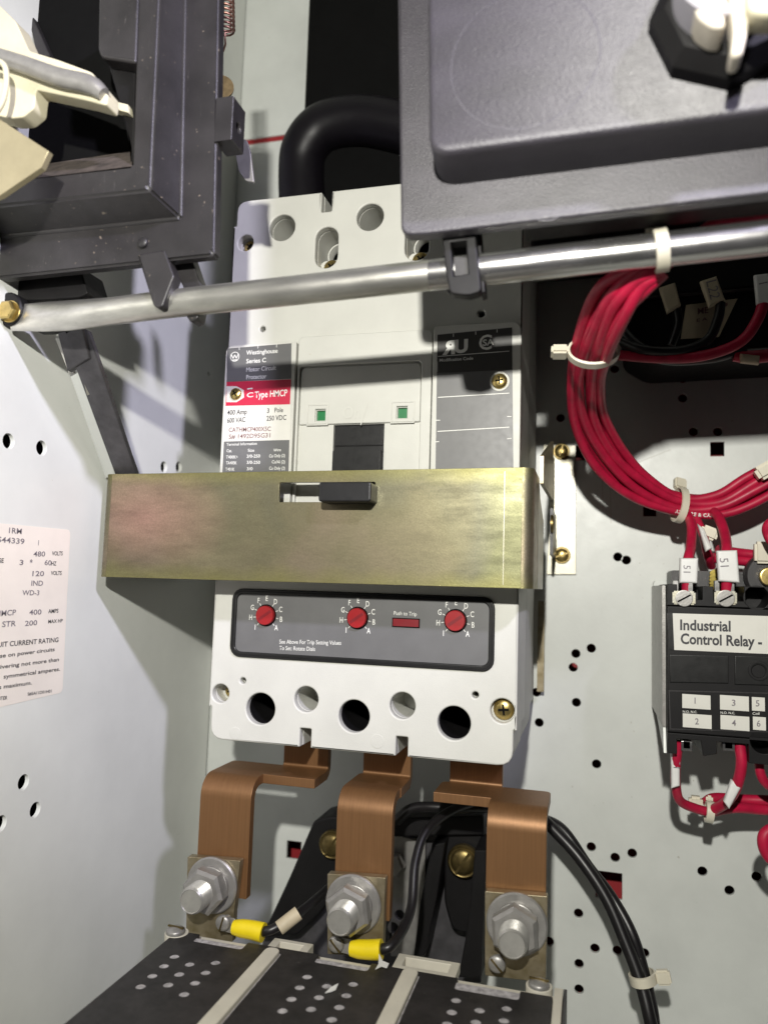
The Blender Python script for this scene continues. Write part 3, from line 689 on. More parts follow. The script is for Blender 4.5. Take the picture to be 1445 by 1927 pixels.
# each ring: right-edge top pixel, corner pixel, bottom-edge left pixel, depth
R0 = [P(414,-80,YF), P(404,480,YF), P(-120,536,YF)]
R1 = [P(350,-80,YF), P(341,411,YF), P(-120,458,YF)]
R2 = [P(304,-80,YH), P(283,358,YH), P(-120,400,YH)]
R3 = [P(262,-80,YI), P(249,313,YI), P(-120,352,YI)]
bm = bmesh.new()
def V3(p): return bm.verts.new(p)
back = Vector((0,1.9,0))
rings = [[Vector(p)+Vector((0,.42,0)) for p in R0], R0, R1, R2, R3, [Vector(p)+Vector((0,4.2,0)) for p in R3]]
vs = [[V3(p) for p in r_] for r_ in rings]
for A, Bq in zip(vs, vs[1:]):
    for i in range(2): bm.faces.new((A[i], A[i+1], Bq[i+1], Bq[i]))
bmesh.ops.remove_doubles(bm, verts=bm.verts, dist=1e-5)
eds = [e for e in bm.edges if len(e.link_faces) == 2]
bmesh.ops.bevel(bm, geom=eds, offset=.09, segments=3, affect='EDGES', clamp_overlap=True)
fin('frame', from_bm(bm), 'frame', hs)
# inner boss at the top of the frame
slab('boss', 'frame', FY(-9.95), rpoly(fpoly(FY(-9.95), ((186,-30),(262,-30),(256,118),(190,108),(184,92))), .15), 2.4, (), .12, parent=hs)
slab('lower_boss', 'black', FY(-9.30), rpoly(fpoly(FY(-9.30), ((200,110),(256,95),(252,320),(236,240),(212,150))), .1), 2.0, (), .1, parent=hs)
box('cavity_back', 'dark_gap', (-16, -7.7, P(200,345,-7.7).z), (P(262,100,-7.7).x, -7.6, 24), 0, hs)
# dusty ledge in the opening
bm = bmesh.new()
q = [bm.verts.new(p) for p in (P(-80,352,-9.85), P(70,335,-9.85), P(249,313,-9.85), P(249,284,-8.0), P(110,305,-8.0), P(-80,330,-8.0))]
bm.faces.new(q); fin('dusty_ledge', from_bm(bm), 'dusty', hs)
# side tab with hole
bx0 = P(406,185,YF); bx1 = P(436,262,YF)
fsd = Face('x', bx1.x)
hol = circle((YF+.5, (bx0.z+bx1.z)/2-.1), .18, 16)
slab('side_tab', 'frame', fsd, rect(YF, bx1.z, YF+1.0, bx0.z), bx1.x-bx0.x, [hol], .05, parent=hs)
# ribs gripping the rod
slab('rod_claw', 'frame', FY(-8.75), rpoly(fpoly(FY(-8.75), ((258,478),(310,470),(328,520),(318,545),(306,577),(296,580),(288,574))), .08), .55, (), .08, parent=hs)
slab('rod_claw', 'frame', FY(-7.90), rpoly(fpoly(FY(-7.90), ((312,482),(358,478),(372,520),(384,545),(372,600),(358,606),(350,594),(345,540))), .08), .6, (), .06, parent=hs)
slab('lower_skirt', 'black', FY(-7.60), rpoly(fpoly(FY(-7.60), ((-60,500),(150,500),(166,552),(150,560),(60,566),(-60,570))), .1), 1.5, (), .06, parent=hs)
pn = phillips(P(271,458,YF), .2, m='frame', parent=hs, name='rivet_pin')
for c_ in list(pn.children): bpy.data.objects.remove(c_)
slab('diagonal_web', 'frame', FY(-8.00), fpoly(FY(-8.00), ((0,-40),(30,-40),(95,105),(70,110),(60,60))), .5, (), .06, parent=hs)

# cream lever and link inside the opening
cl = thing('trip_lever', 'cream moulded lever with a grey metal rod inside the charcoal frame', 'lever', P(60,130,-11.00))
fc = FY(-11.00)
slab('lever_body', 'cream', fc, rpoly(fpoly(fc, ((-60,-20),(0,10),(30,40),(55,95),(110,112),(172,135),(200,168),(196,178),(60,140),(-60,108))), .12), .8, (), .06, parent=cl)
slab('lower_jaw', 'cream', fc, rpoly(fpoly(fc, ((-60,120),(60,138),(205,178),(202,200),(165,190),(70,170),(66,205),(45,222),(20,224),(-60,205))), .12), .7, (), .06, top=.05, parent=cl)
slab('rear_arm', 'cream', FY(-9.60), fpoly(FY(-9.60), ((195,185),(240,196),(242,212),(195,200))), .4, (), .03, parent=cl)
tube('link_rod', 'zinc_dull', [P(-40,96,-11.30), P(40,120,-11.30), P(110,145,-11.30), P(170,160,-11.20), P(196,178,-11.10)], .30, cl, radii=[1,1,1.05,1.1,.8])
tube('edge_loop', 'cream', [P(-30,108,-11.90), P(6,120,-11.90), P(13,150,-11.90), P(6,190,-11.90), P(-12,220,-11.90)], .10, cl)
tn = slab('tan_bracket', 'tan', FY(-11.80), fpoly(FY(-11.80), ((-60,180),(0,224),(92,284),(78,315),(0,368),(-60,390))), .25, (), .03)
tag(tn, 'tan painted metal flap at the left edge under the cream lever', 'flap')

# extension spring and copper disc and silver tab beside the housing
sp = [];  c0 = P(424,-40,-4.50); c1 = P(426,62,-4.50)
turns = 12
for i in range(turns*12+1):
    t = i/(turns*12); a = 2*math.pi*i/12
    c = c0.lerp(c1, t); sp.append(c+Vector((math.cos(a)*.36, math.sin(a)*.36, 0)))
sp += [c1+Vector((.1,-.3,-.25)), c1+Vector((.05,-.1,-.6)), c1+Vector((-.15,.1,-.75))]
tag(tube('coil_spring', 'copper_thin', sp, .045, per=1, res=2), 'copper coloured coil spring hanging beside the charcoal frame', 'spring')
tag(fin('copper_disc', lathe_mesh([(.5,0),(.5,.1)], P(418,165,-4.80), (.5,-1,0), 26), 'brass_dark'), 'small copper disc behind the right edge of the charcoal frame', 'disc')
ft2 = FY(-6.00)
tag(slab('metal_tab', 'zinc_dull', ft2, rpoly(fpoly(ft2, ((438,262),(464,262),(471,285),(478,343),(462,340),(449,322))), .1), .14, (), .03), 'small clear silver tab hanging below the frame tab', 'tab')

# ------------------------------------------------------------------ operator cover, top right
YC = -9.3; YC2 = -10.95
cv = thing('operator_cover', 'large dark textured plastic cover at the top right', 'cover', P(900,400,YC))
fC = FY(YC); fC2 = FY(YC2)
slab('flange', 'cover', fC, rpoly(fpoly(fC, ((735,-1000),(2500,-1000),(2500,238),(800,440),(754,442))), [.1,.1,.1,.1,.7], 8), .55, (), .10, parent=cv, res=4)
# raised box with drafted walls
def loft(rings, cap=True):
    bm = bmesh.new(); vs = [[bm.verts.new(p) for p in r_] for r_ in rings]
    n = len(vs[0])
    for A, Bq in zip(vs, vs[1:]):
        for i in range(n): bm.faces.new((A[i], A[(i+1)%n], Bq[(i+1)%n], Bq[i]))
    if cap: bm.faces.new(vs[-1])
    return from_bm(bm)
basep = rpoly(fpoly(fC, ((802,-900),(2300,-900),(2300,190),(832,346))), [.1,.1,.1,.9], 8)
topp = rpoly(fpoly(fC2, ((795,-900),(2300,-900),(2300,96),(806,293))), [.1,.1,.1,.7], 8)
def at_y(pts, y, k=0, c=None): return [Vector((u, y, v)) for u, v in pts]
cx_ = sum(p[0] for p in topp)/len(topp); cz_ = sum(p[1] for p in topp)/len(topp)
def inset(pts, d):
    out = []; n = len(pts)
    for i in range(n):
        a = Vector(pts[i-1]); b = Vector(pts[(i+1)%n]); t = (b-a).normalized(); out.append((pts[i][0]+t.y*-d, pts[i][1]+t.x*d))
    return out
sgn = 1 if sum(topp[i][0]*topp[(i+1)%len(topp)][1]-topp[(i+1)%len(topp)][0]*topp[i][1] for i in range(len(topp))) > 0 else -1
prof = [(basep, YC-.0), (basep, YC-.02)]
basep = inset(topp, -sgn*.10)
rl_ = [at_y(basep, YC+.1), at_y(basep, YC-.03), at_y(inset(topp, -sgn*.0), YC2+.20), at_y(inset(topp, sgn*.05), YC2+.06), at_y(inset(topp, sgn*.16), YC2)]
fin('raised_box', loft(rl_), 'cover', cv, 50)
for px, py, rr, f in ((985,110,2.2,fC2),(1030,378,.65,fC)):
    c = f.uv(px, py)
    fin('moulding_ring', slab_mesh(f, circle(c, rr, 48), .01, [circle(c, rr-.035, 48)], .002, top=.0015), 'cover', cv)
slab('rear_body', 'black', FY(-8.6), fpoly(FY(-8.6), ((985,431),(2400,265),(2400,-500),(985,-500))), 1.0, (), .1, parent=cv)
slab('light_gap_blocker', 'black', FY(-6.4), fpoly(FY(-6.4), ((1000,521),(2400,362),(2400,-500),(1000,-500))), .5, (), .03, parent=cv)  # added behind the rod, out of sight, to block light under the cover
# clip that hooks over the rod
fk = FY(-8.75)
slab('rod_clip', 'black', fk, rpoly(fpoly(fk, ((830,430),(893,424),(905,548),(880,556),(846,552),(838,510))), .15), .5, [fpoly(fk, ((848,456),(876,453),(880,514),(853,519)))], .06, parent=cv)
slab('clip_web', 'black', FY(-7.3), rpoly(fpoly(FY(-7.3), ((835,435),(900,428),(906,545),(846,552))), .15), .4, [], .05, parent=cv)
slab('clip_window', 'frame', FY(-8.60), fpoly(FY(-8.60), ((854,484),(878,484),(884,516),(856,519))), .05, (), 0, parent=cv)
slab('hook', 'black', FY(-7.5), rpoly(fpoly(FY(-7.5), ((828,480),(905,475),(908,552),(850,558),(838,545))), .2), .3, (), .05, parent=cv)
slab('hook_side', 'black', FY(-8.2), fpoly(FY(-8.2), ((893,425),(902,424),(912,548),(904,552))), .7, (), .03, parent=cv)
# selector switch on the cover
sw = thing('selector_switch', 'black octagonal nut with a pale ring and cream contacts on the dark cover', 'switch', P(1366,35,YC2))
c = P(1366,40,YC2)
lathe('octagonal_nut', 'black', [(2.06,0),(2.06,.5),(1.68,.9),(1.5,.92)], c, (0,-1,0), n=8, parent=sw, smooth=20).rotation_euler = (0,0,0)
lathe('ring', 'lavender', [(1.36,0),(1.36,1.1),(1.30,1.16),(1.16,1.16),(1.14,.7)], P(1365,-8,YC2-.85), (0,-1,0), n=48, parent=sw)
fz = FY(YC2-1.9)
slab('contact_block', 'white_hot', fz, rpoly(fpoly(fz, ((1296,-60),(1352,-60),(1366,50),(1340,50),(1310,30))), .2), 1.0, (), .12, parent=sw)
slab('contact_block', 'white_hot', FY(YC2-2.2), rpoly(fpoly(FY(YC2-2.2), ((1370,-60),(1410,-60),(1408,52),(1396,102),(1374,104),(1380,60))), .2), .8, (), .15, parent=sw)
slab('contact_block', 'cream', FY(YC2-2.5), rpoly(fpoly(FY(YC2-2.5), ((1402,-60),(1500,-60),(1500,20),(1440,28),(1404,22))), .2), .8, (), .15, parent=sw)

# ------------------------------------------------------------------ big black cable behind the breaker's top
tag(tube('line_cable', 'cable', [P(572,420,6.5), P(568,330,6.5), P(575,280,6.3), P(612,240,6.2), P(690,228,6.2), P(800,250,6.2), P(900,260,6.2)], 1.35, res=8),
    'thick glossy black cable curving above the grey breaker', 'cable')
db = thing('upper_shade_block', 'black block added in place of the deep shadow behind the top right cover', 'device', P(900,200,8))
fin('case', slab_mesh(FY(6.6), rect(P(566,100,6.6).x, 11.5, 26, 32), 3.8, (), 1.2, res=6), 'dark_gap', db)  # near-black block added to stand in for the shadow above the breaker

# ------------------------------------------------------------------ copper bus bars
def strip_mesh(path, x0, x1, th):
    """path of outer (y,z) points; thickness th to the inner side"""
    f = Face('x', 0)
    pts = [Vector(p) for p in path]; inner = []
    n = len(pts)
    for i in range(n):
        a = pts[max(0,i-1)]; b = pts[min(n-1,i+1)]; t = (b-a).normalized(); inner.append(pts[i]+Vector((t.y,-t.x))*th)
    return slab_mesh(f, [tuple(p) for p in pts]+[tuple(p) for p in inner[::-1]], x1-x0, (), .03, top=x1)
def arcp(cy, cz, r, a0, a1, n=8): return [(cy+r*math.cos(math.radians(a0+(a1-a0)*i/n)), cz+r*math.sin(math.radians(a0+(a1-a0)*i/n))) for i in range(n+1)]
def bus_bar(label, sx0, sx1, zbot, ex0, ex1, rx0_, rx1_, ztop=-12.6, zh=-14.5, yrear=3.6, swap=False):
    th = .42; yf = 0.0
    ms = []
    # front strap bending over to the horizontal: outer face front
    p = [(yf, zbot), (yf, zh-1.0)]+arcp(yf+.9, zh-.9, .9, 180, 90)[0:]+[(yf+1.3, zh)]
    ms.append(strip_mesh(p, sx0, sx1, th))
    f = Face('z', zh)
    xs0, xs1 = min(sx0, ex0), max(sx1, ex1)
    ms.append(slab_mesh(f, rpoly([(xs0,1.25),(xs1,1.25),(xs1,yrear-.35),(xs0,yrear-.35)], [.0,.0,.3,.3]), th, (), .03, top=0))
    p = [(yrear-.6, zh-th)]+[(yrear-.55+.55*math.sin(t), zh-th+.55-.55*math.cos(t)) for t in [math.pi/2*i/6 for i in range(7)]]+[(yrear, ztop)]
    p2 = p[::-1]
    ms.append(strip_mesh(p2, rx0_, rx1_, th))
    o = fin('copper_bus_bar', join(ms), 'copper')
    tag(o, label, 'bus bar', 'copper bus bars below the breaker')
    return o
x = lambda px, py, y: P(px, py, y).x
bus_bar('left copper bus bar with its shelf turned to the right', x(374,1560,0), x(470,1560,0), -19.6, x(374,1560,0), -2.15, -4.5, -2.2)
bus_bar('middle copper bus bar running straight down between the other two', x(633,1560,0), x(738,1560,0), -19.6, x(633,1560,0), 1.9, -.45, 1.85)
bus_bar('right copper bus bar with its shelf turned to the left', x(915,1580,0), x(1028,1580,0), -20.0, 3.35, 8.2, 3.7, 6.1)
for nm, px in (('left',575),('middle',735),('right',900)):
    pass

# terminals, washers, nuts, bolts
def threaded(c, r, L, n=28, pitch=.17):
    prof = [(r*.9, 0)]; k = int(L/pitch)
    for i in range(k): prof += [(r, i*pitch+.02), (r*.80, (i+.5)*pitch+.02)]
    prof += [(r*.96, L-.08), (r*.84, L), (r*.80, L-.03), (.02, L-.02)]
    return lathe_mesh(prof, c, (0,-1,0), n)
def terminal(label, plate, wpx, bolt_l, scr, grp='bolted busbar terminals', rot=.25):
    c = P(*wpx, -.75)
    t = thing('bolted_terminal', label, 'terminal', c, grp)
    f = FY(-.45)
    slab('terminal_plate', 'olive', f, rpoly(fpoly(f, plate), .06), .4, (), .03, parent=t)
    lathe('flat_washer', 'zinc_dull', [(1.2,0),(1.2,.10),(1.14,.16)], c+Vector((0,.26,0)), n=40, parent=t)
    lathe('spring_washer', 'zinc_dull', [(.86,0),(.86,.16),(.80,.20)], c+Vector((0,.10,0)), n=36, parent=t)
    me = lathe_mesh([(.80,0),(.96,.06),(.98,.55),(.84,.68),(.58,.70)], c+Vector((0,-.08,0)), (0,-1,0), 6)
    me.transform(Matrix.Translation(c) @ Matrix.Rotation(rot, 4, 'Y') @ Matrix.Translation(-c))
    fin('hex_nut', me, 'zinc_dull', t, 20)
    fin('threaded_bolt', threaded(c+Vector((0,-.6,0)), .57, 1.05), 'bolt_zinc', t, 30)
    phillips(P(*scr, -1.0), .33, m='zinc_dull', parent=t, slot=True, rot=1.3 if 'left' in label else -.8, name='small_screw')
    return t
terminal('left bolted terminal with galvanised nut in front of the left bus bar', ((353,1612),(452,1620),(440,1718),(437,1774),(350,1760)), (395,1669), 1.3, (421,1736), rot=.2)
terminal('middle bolted terminal with galvanised nut and yellow lug', ((616,1644),(725,1652),(720,1800),(616,1796)), (662,1705), 1.3, (633,1776), rot=.35)
terminal('right bolted terminal with galvanised nut, nearest of the three', ((912,1677),(1030,1687),(1026,1850),(912,1836)), (971,1743), 1.4, (935,1813), rot=.45)

def lug(label, pts, wirepts, r=.17, mk=None):
    t = thing('ring_lug', label, 'cable lug', pts[0], 'yellow ring lugs')
    tube('sleeve', 'yellow', pts, .36, t, per=4, radii=[.8,1,1.05,1.1], res=5)
    return t
lug('yellow insulated lug at the left terminal', [P(440,1745,-1.1), P(455,1747,-1.1), P(475,1750,-1.1), P(496,1755,-1.1)], None)
lug('yellow insulated lug at the middle terminal', [P(660,1785,-1.1), P(675,1786,-1.1), P(695,1787,-1.1), P(718,1787,-1.1)], None)
for a, b_ in (((423,1738),(440,1745)), ((636,1776),(662,1785))):
    o = tag(slab('lug_tongue', 'zinc_dull', FY(-.95), rpoly(fpoly(FY(-.95), ((a[0]-14,a[1]-14),(b_[0]+4,b_[1]-16),(b_[0]+4,b_[1]+14),(a[0]-14,a[1]+12))), .15), .08, (), .02),
        'flat tinned tongue of the yellow lug at the %s terminal' % ('left' if a[0] < 500 else 'middle'), 'lug tongue')
tag(tube('black_wire', 'black_wire', [P(490,1753,-1.1), P(510,1750,-1.1), P(540,1733,-.6), P(580,1705,.6), P(620,1670,2.5)], .20), 'black wire from the left yellow lug to behind the middle bus bar', 'wire')
tag(tube('black_wire', 'black_wire', [P(712,1787,-1.1), P(735,1780,-1.0), P(760,1745,0), P(775,1700,1), P(782,1620,2), P(805,1560,3), P(860,1520,4.5), P(930,1500,6)], .21), 'black wire rising from the middle yellow lug', 'wire')
mk = thing('wire_marker', 'cream wire marker sleeve on the black wire beside the left lug', 'wire marker', P(545,1733,-.9), 'wire marker sleeves')
me = tube_mesh([P(525,1747,-.95), P(562,1718,-.45)], .30, res=3)
fin('sleeve', me, 'paper_old', mk)
tag(tube('black_wire', 'black_wire', [P(745,1545,5), P(780,1520,5), P(850,1520,5), P(960,1520,6), P(1010,1525,7)], .25), 'black wire passing behind the middle and right bus bars', 'wire')

# ------------------------------------------------------------------ black support moulding behind the bars
sb = thing('support_moulding', 'black moulded support with brass screws behind the bus bars', 'support', P(740,1700,8))
fS = FY(7.0); fS2 = FY(8.4)
slab('wing', 'black', fS, rpoly(fpoly(fS, ((590,1545),(622,1536),(660,1540),(665,1640),(600,1720),(560,1760),(490,1765),(510,1725),(545,1650))), .2), 2.6, (), .12, parent=sb)
slab('base_plate', 'strut', fS2, rpoly(fpoly(fS2, ((560,1680),(640,1560),(905,1545),(905,1850),(480,1850),(500,1740))), .1), .6, (), .05, parent=sb)
slab('grey_plate', 'zinc_dull', FY(7.9), rpoly(fpoly(FY(7.9), ((735,1570),(800,1585),(800,1800),(735,1800))), .1), .3, [circle(FY(7.9).uv(752,1722), .26, 14), circle(FY(7.9).uv(740,1746), .28, 14)], .03, parent=sb)
slab('tongue', 'black', fS, rpoly(fpoly(fS, ((835,1560),(908,1552),(908,1740),(880,1760),(850,1750),(835,1700))), .35), 1.6, (), .15, parent=sb)
slab('rib', 'black', FY(6.0), fpoly(FY(6.0), ((812,1590),(838,1585),(822,1690),(798,1800),(778,1800),(790,1700))), 2.5, (), .08, parent=sb)
slab('rib', 'black', FY(5.0), fpoly(FY(5.0), ((893,1600),(915,1600),(905,1840),(862,1840),(880,1740))), 2.5, (), .08, parent=sb)
slab('top_rail', 'black', FY(6.6), rpoly(fpoly(FY(6.6), ((740,1540),(910,1535),(910,1572),(740,1575))), .1), 2, (), .1, parent=sb)
for px, py, r_ in ((628,1587,.72),(873,1618,.80)):
    c = P(px, py, 6.8); lathe('brass_collar', 'brass_dark', [(r_,0),(r_,.25),(r_*.9,.34),(r_*.82,.3)], c, parent=sb)
    phillips(c+Vector((0,-.2,0)), r_*.8, m='brass_dark', parent=sb, slot=True, rot=1.0, name='round_head_screw')
lathe('hex_bolt', 'zinc_dull', [(.62,0),(.62,.35),(.5,.42)], P(742,1626,7.6), n=6, parent=sb, smooth=20)

# ------------------------------------------------------------------ contactor with perforated cover, bottom
ZC = -20.5; fz_ = Face('z', ZC)
co = thing('contactor', 'black topped contactor with cream ribs at the bottom edge', 'contactor', PZ(600,1900,ZC))
def zp(*pts): return [fz_.uv(*p) for p in pts]
xL = -6.95; xR = PZ(1058,1880,ZC).x
yr = PZ(600,1795,ZC).y
c1_, c2_ = PZ(345,1768,ZC), PZ(1040,1850,ZC)
yR = (PZ(480,1783,ZC).y+PZ(850,1830,ZC).y)/2
ycut = PZ(560,1790,ZC).y
# fibre cover outline with shallow cut-outs at the three terminals
def cutpts(pxa, pxb, rowa, rowb):
    a = PZ(pxa, rowa, ZC); b = PZ(pxb, rowb, ZC); return a, b
a1, b1 = PZ(358,1775,ZC), PZ(458,1783,ZC)
a2, b2 = PZ(597,1802,ZC), PZ(700,1812,ZC)
a3, b3 = PZ(862,1838,ZC), PZ(980,1858,ZC)
yb_ = PZ(530,1784,ZC).y
oc = [(xL,-24),(xR-.35,-24),(xR-.35,yb_-.2),(b3.x,yb_-.2),(b3.x,yb_-.85),(a3.x,yb_-.85),(a3.x,yb_),(b2.x,yb_),(b2.x,yb_-.65),(a2.x,yb_-.65),(a2.x,yb_),(b1.x,yb_),(b1.x,yb_-.65),(a1.x,yb_-.65),(a1.x,yb_),(xL,yb_)]
holes_c = []
g1_ = [(607,270),(562,310),(671,303),(781,296),(513,352),(627,345),(739,338),(463,397),(580,390),(694,382),(648,430)]
g2_ = [(1170,356),(1138,401),(1253,395),(1365,387),(1103,450),(1220,443),(1336,435),(1065,500),(1186,493),(1306,485),(1274,537)]
g3_ = [(803,1393),(780,1457),(931,1447),(1078,1438),(755,1522),(910,1512),(1063,1503)]
base_d = [PZ(60+a/2.258, 1680+b/2.258, ZC) for a, b in g1_+g2_]+[PZ(580+a/2.89, 1400+b/2.89, ZC) for a, b in g3_]
for p in base_d: holes_c.append(circle((p.x, p.y), .185, 16))
# openings where the ribs come through
r1 = (PZ(514,1792,ZC), PZ(365,1945,ZC)); r2 = (PZ(772,1832,ZC), PZ(700,1960,ZC))
rx = [ (PZ(503,1791,ZC).x+PZ(378,1927,ZC).x)/2+.28, (PZ(758,1832,ZC).x+PZ(711,1922,ZC).x)/2+.32 ]
rys = [PZ(515,1790,ZC).y, PZ(775,1830,ZC).y]
for xx, yy in zip(rx, rys): holes_c.append(rrect(xx-.36, -23, xx+.36, yy+.05, .3))
slab('perforated_cover', 'fibre', fz_, rpoly(oc, [0,0,.1,.05,.15,.15,.05,.05,.15,.15,.05,.05,.15,.15,.05,.1]), .14, holes_c, .015, parent=co)
box('dust_screen', 'dust', (xL+.2, -24, ZC-.12), (xR-.5, yb_-.3, ZC-.035), 0, co)
for xx, yy in zip(rx, rys):
    slab('barrier_rib', 'cream2', fz_, rrect(xx-.31, -24, xx+.31, yy, .28), 1.2, (), .05, top=.16, parent=co)
# cream base body
box('cream_body', 'cream2', (xL+.15, -24, ZC-6), (xR-.05, yb_+.55, ZC-.32), .08, co)
slab('cream_edge', 'cream2', fz_, rect(xR-.32, -24, xR, yb_+.45), 1.0, (), .03, top=.02, parent=co)
slab('dark_skirt', 'frame', fz_, rect(xR+.02, -24, xR+.14, yb_+.5), 4, (), .03, top=0, parent=co)
for px0, px1, py in ((380,1,1773),):
    pass
for (pa, pb_) in (((740,1800),(860,1815)), ((500,1770),(575,1782))):
    a = PZ(*pa, ZC); b = PZ(*pb_, ZC)
    slab('cream_ledge', 'cream2', fz_, rect(a.x, a.y-.2, b.x, a.y+1.0), .4, [rect(a.x+.35, a.y+.05, b.x-.35, a.y+.75)], .03, top=-.3, parent=co)
for px, py in ((333,1755),(1014,1855)):
    c = PZ(px, py, ZC)
    phillips(c+Vector((0,-.1,.05)), .40, (0,0,1), 'zinc_dull', co, 1.5, 'cover_screw', True)
    slab('spacer', 'cream2', fz_, circle((c.x, c.y), .5, 20), .3, (), .03, top=.03, parent=co)

def flake(pts, lift, label):
    f = Face('z', ZC+lift)
    o = slab('paper_flake', 'marker', f, [f.uv(*p) for p in pts], .02, (), 0); tag(o, label, 'paper flake', 'white paper flakes')
flake(((612,1868),(622,1858),(637,1850),(632,1862),(622,1866)), .05, 'white paper flake on the perforated cover, middle pole')
flake(((713,1794),(720,1808),(732,1813),(728,1821),(718,1818),(706,1824),(712,1814)), .25, 'white paper flake fallen below the middle yellow lug')

# ------------------------------------------------------------------ heavy black cable pair, right
def off(pts, dx, dz): return [p+Vector((dx, 0, dz)) for p in pts]
cp = [P(1000,1520,7), P(1040,1560,6.5), P(1090,1615,6), P(1140,1690,5.5), P(1175,1770,5), P(1205,1850,4.5), P(1225,1930,4), P(1245,2010,4)]
tag(tube('black_cable', 'black_wire', cp, .28, res=6), 'left of two twisted black cables curving down the panel', 'cable', 'twisted black cables on the panel')
cp2 = [P(1000,1535,7.6), P(1055,1560,7), P(1105,1630,6.4), P(1150,1690,6.1), P(1188,1760,5.5), P(1212,1840,5.2), P(1228,1920,4.4), P(1230,2010,4.4)]
tag(tube('black_cable', 'black_wire', [p+Vector((.02,-.1,.05)) for p in cp2], .26, res=6), 'right of two twisted black cables curving down the panel', 'cable', 'twisted black cables on the panel')
cable_tie('nylon tie with its head to the right on the black cables', P(1209,1840,4.8), (P(1217,1880,4.7)-P(1200,1800,4.9)), .50, .70, (1,-.1,.15), .42, .6)

# ------------------------------------------------------------------ red wire loom
def wire(name, pts, r, label, cat='wire', grp='red wires of the looped loom', m='red_wire'):
    return tag(tube(name, m, pts, r, res=4), label, cat, grp)
# centre line of the loom and frames for its strands
loom = [(1245,500,-7.3),(1200,526,-7.0),(1150,575,-6.0),(1115,650,-3.6),(1103,720,-.6),(1112,790,2.1),(1145,860,4.3),(1200,915,5.8),(1275,948,6.8),(1350,948,7.1),(1420,918,7.1),(1500,870,7.1)]
rnd = random.Random(3)
offs = [(-.52,0),(-.18,-.16),(.16,-.12),(.48,.02),(-.32,.36),(.05,.34),(.38,.42)]
tie_t = [0, 3, 8]
names = ['outermost red wire of the loop, left side', 'second red wire from the outside of the loop', 'third red wire across the front of the loop', 'innermost red wire of the loop',
         'outer red wire at the back of the loop', 'middle red wire at the back of the loop', 'inner red wire at the back of the loop']
for k, (a, b_) in enumerate(offs):
    pts = []
    ph = rnd.uniform(0, 6)
    for i, (px, py, y) in enumerate(loom):
        c = P(px, py, y)
        q0_, q1_ = loom[max(0,i-1)], loom[min(len(loom)-1,i+1)]
        t = (P(*q1_[:2], q1_[2])-P(*q0_[:2], q0_[2])); t.normalize()
        side = Vector((t.z, 0, -t.x)).normalized()    # in-plane normal
        side = -side if side.dot(Vector((-1,0,-.3))) > 0 else side
        # side points to the inside of the loop
        inn = (P(1300,760,y)-c); side = side if side.dot(inn) > 0 else -side
        tight = {0:.45, 1:.75, 2:1.2, 3:1.25, 8:.95, 9:1.0}.get(i, 1.35)
        jit = .10*math.sin(ph+i*1.7)
        tw = a*math.cos(i*.06)+0
        pts.append(c+side*(tw*tight*1.0+jit)+Vector((0, b_*tight*(.7 if i not in (3,8) else .6)+.05*math.sin(ph*2+i), 0)))
    wo = wire('red_wire', pts, .215, names[k])
    if k == 0: first_strand, first_pts = wo, pts
def print_on_wire(s_, pts, r, start, h, m, parent):
    """lettering wrapped on a round wire, starting `start` of the way along it"""
    path = smooth_path(pts, 24); cum = [0]
    for a, b_ in zip(path, path[1:]): cum.append(cum[-1]+(b_-a).length)
    cu = bpy.data.curves.new('t', 'FONT'); cu.body = s_; cu.size = h*1.37; cu.offset = .008; cu.resolution_u = 2; cu.space_character = 1.15
    me = curve_mesh(cu); base = cum[-1]*start
    for v in me.vertices:
        d = min(base+v.co.x*.95, cum[-1]-1e-3); i = max(j for j in range(len(cum)) if cum[j] <= d); i = min(i, len(path)-2)
        t = (path[i+1]-path[i]).normalized(); c = path[i]+t*(d-cum[i]); n = (EYE-c); n = (n-t*n.dot(t)).normalized(); up = n.cross(t)
        y = max(-r*.9, min(r*.9, v.co.y-h*.5)); v.co = c+n*(math.sqrt(r*r-y*y)+.006)+up*y
    return fin('lettering', me, m, parent, 0)
lt_ = print_on_wire('AN WIRE & CABLE', first_pts, .215, .745, .17, 'print_white', first_strand); lt_['kind'] = 'stuff'
# lettering on the lower wire of the loom
cable_tie('nylon tie round the red loom, head sticking out to the left', P(1116,662,-3.1), P(1108,690,-2.2)-P(1118,630,-4.4), .88, .56, (-1,-.2,.05), .40, .62)
cable_tie('nylon tie round the bottom of the red loom, head above it', P(1278,950,7.0), (P(1310,956,7.0)-P(1250,940,6.5)), .86, .62, (-.15,.4,1), .36, .6)
cable_tie('nylon tie holding the red loom to the steel rod', P(1243,472,YT+.05), (1,0,.12), .53, .60, (-.2,.6,1), .42, .62)
# dark strands under the cover
for (pts, lb) in (([P(1255,495,-7.2), P(1320,440,-7.1), P(1400,412,-7.1), P(1500,395,-7.1)], 'upper dim red wire in shadow right of the rod tie'),
                  ([P(1270,480,-6.8), P(1340,425,-7.1), P(1420,395,-7.2), P(1500,380,-7.2)], 'lower dim red wire in shadow right of the rod tie'),
                  ([P(1250,500,-7), P(1170,470,-3), P(1130,440,2), P(1120,400,4)], 'red wire running up behind the rod')):
    wire('red_wire', pts, .21, lb, grp='red wires in shadow under the cover')
nt_ = tag(fin('nylon_anchor', oriented_box(P(1440,885,6.4), (1,0,.6), (-.6,0,1), (0,-1,0), 1.0, .7, .7, .15), 'nylon'), 'nylon tie head on the loom at the right edge', 'cable tie', 'nylon cable ties')

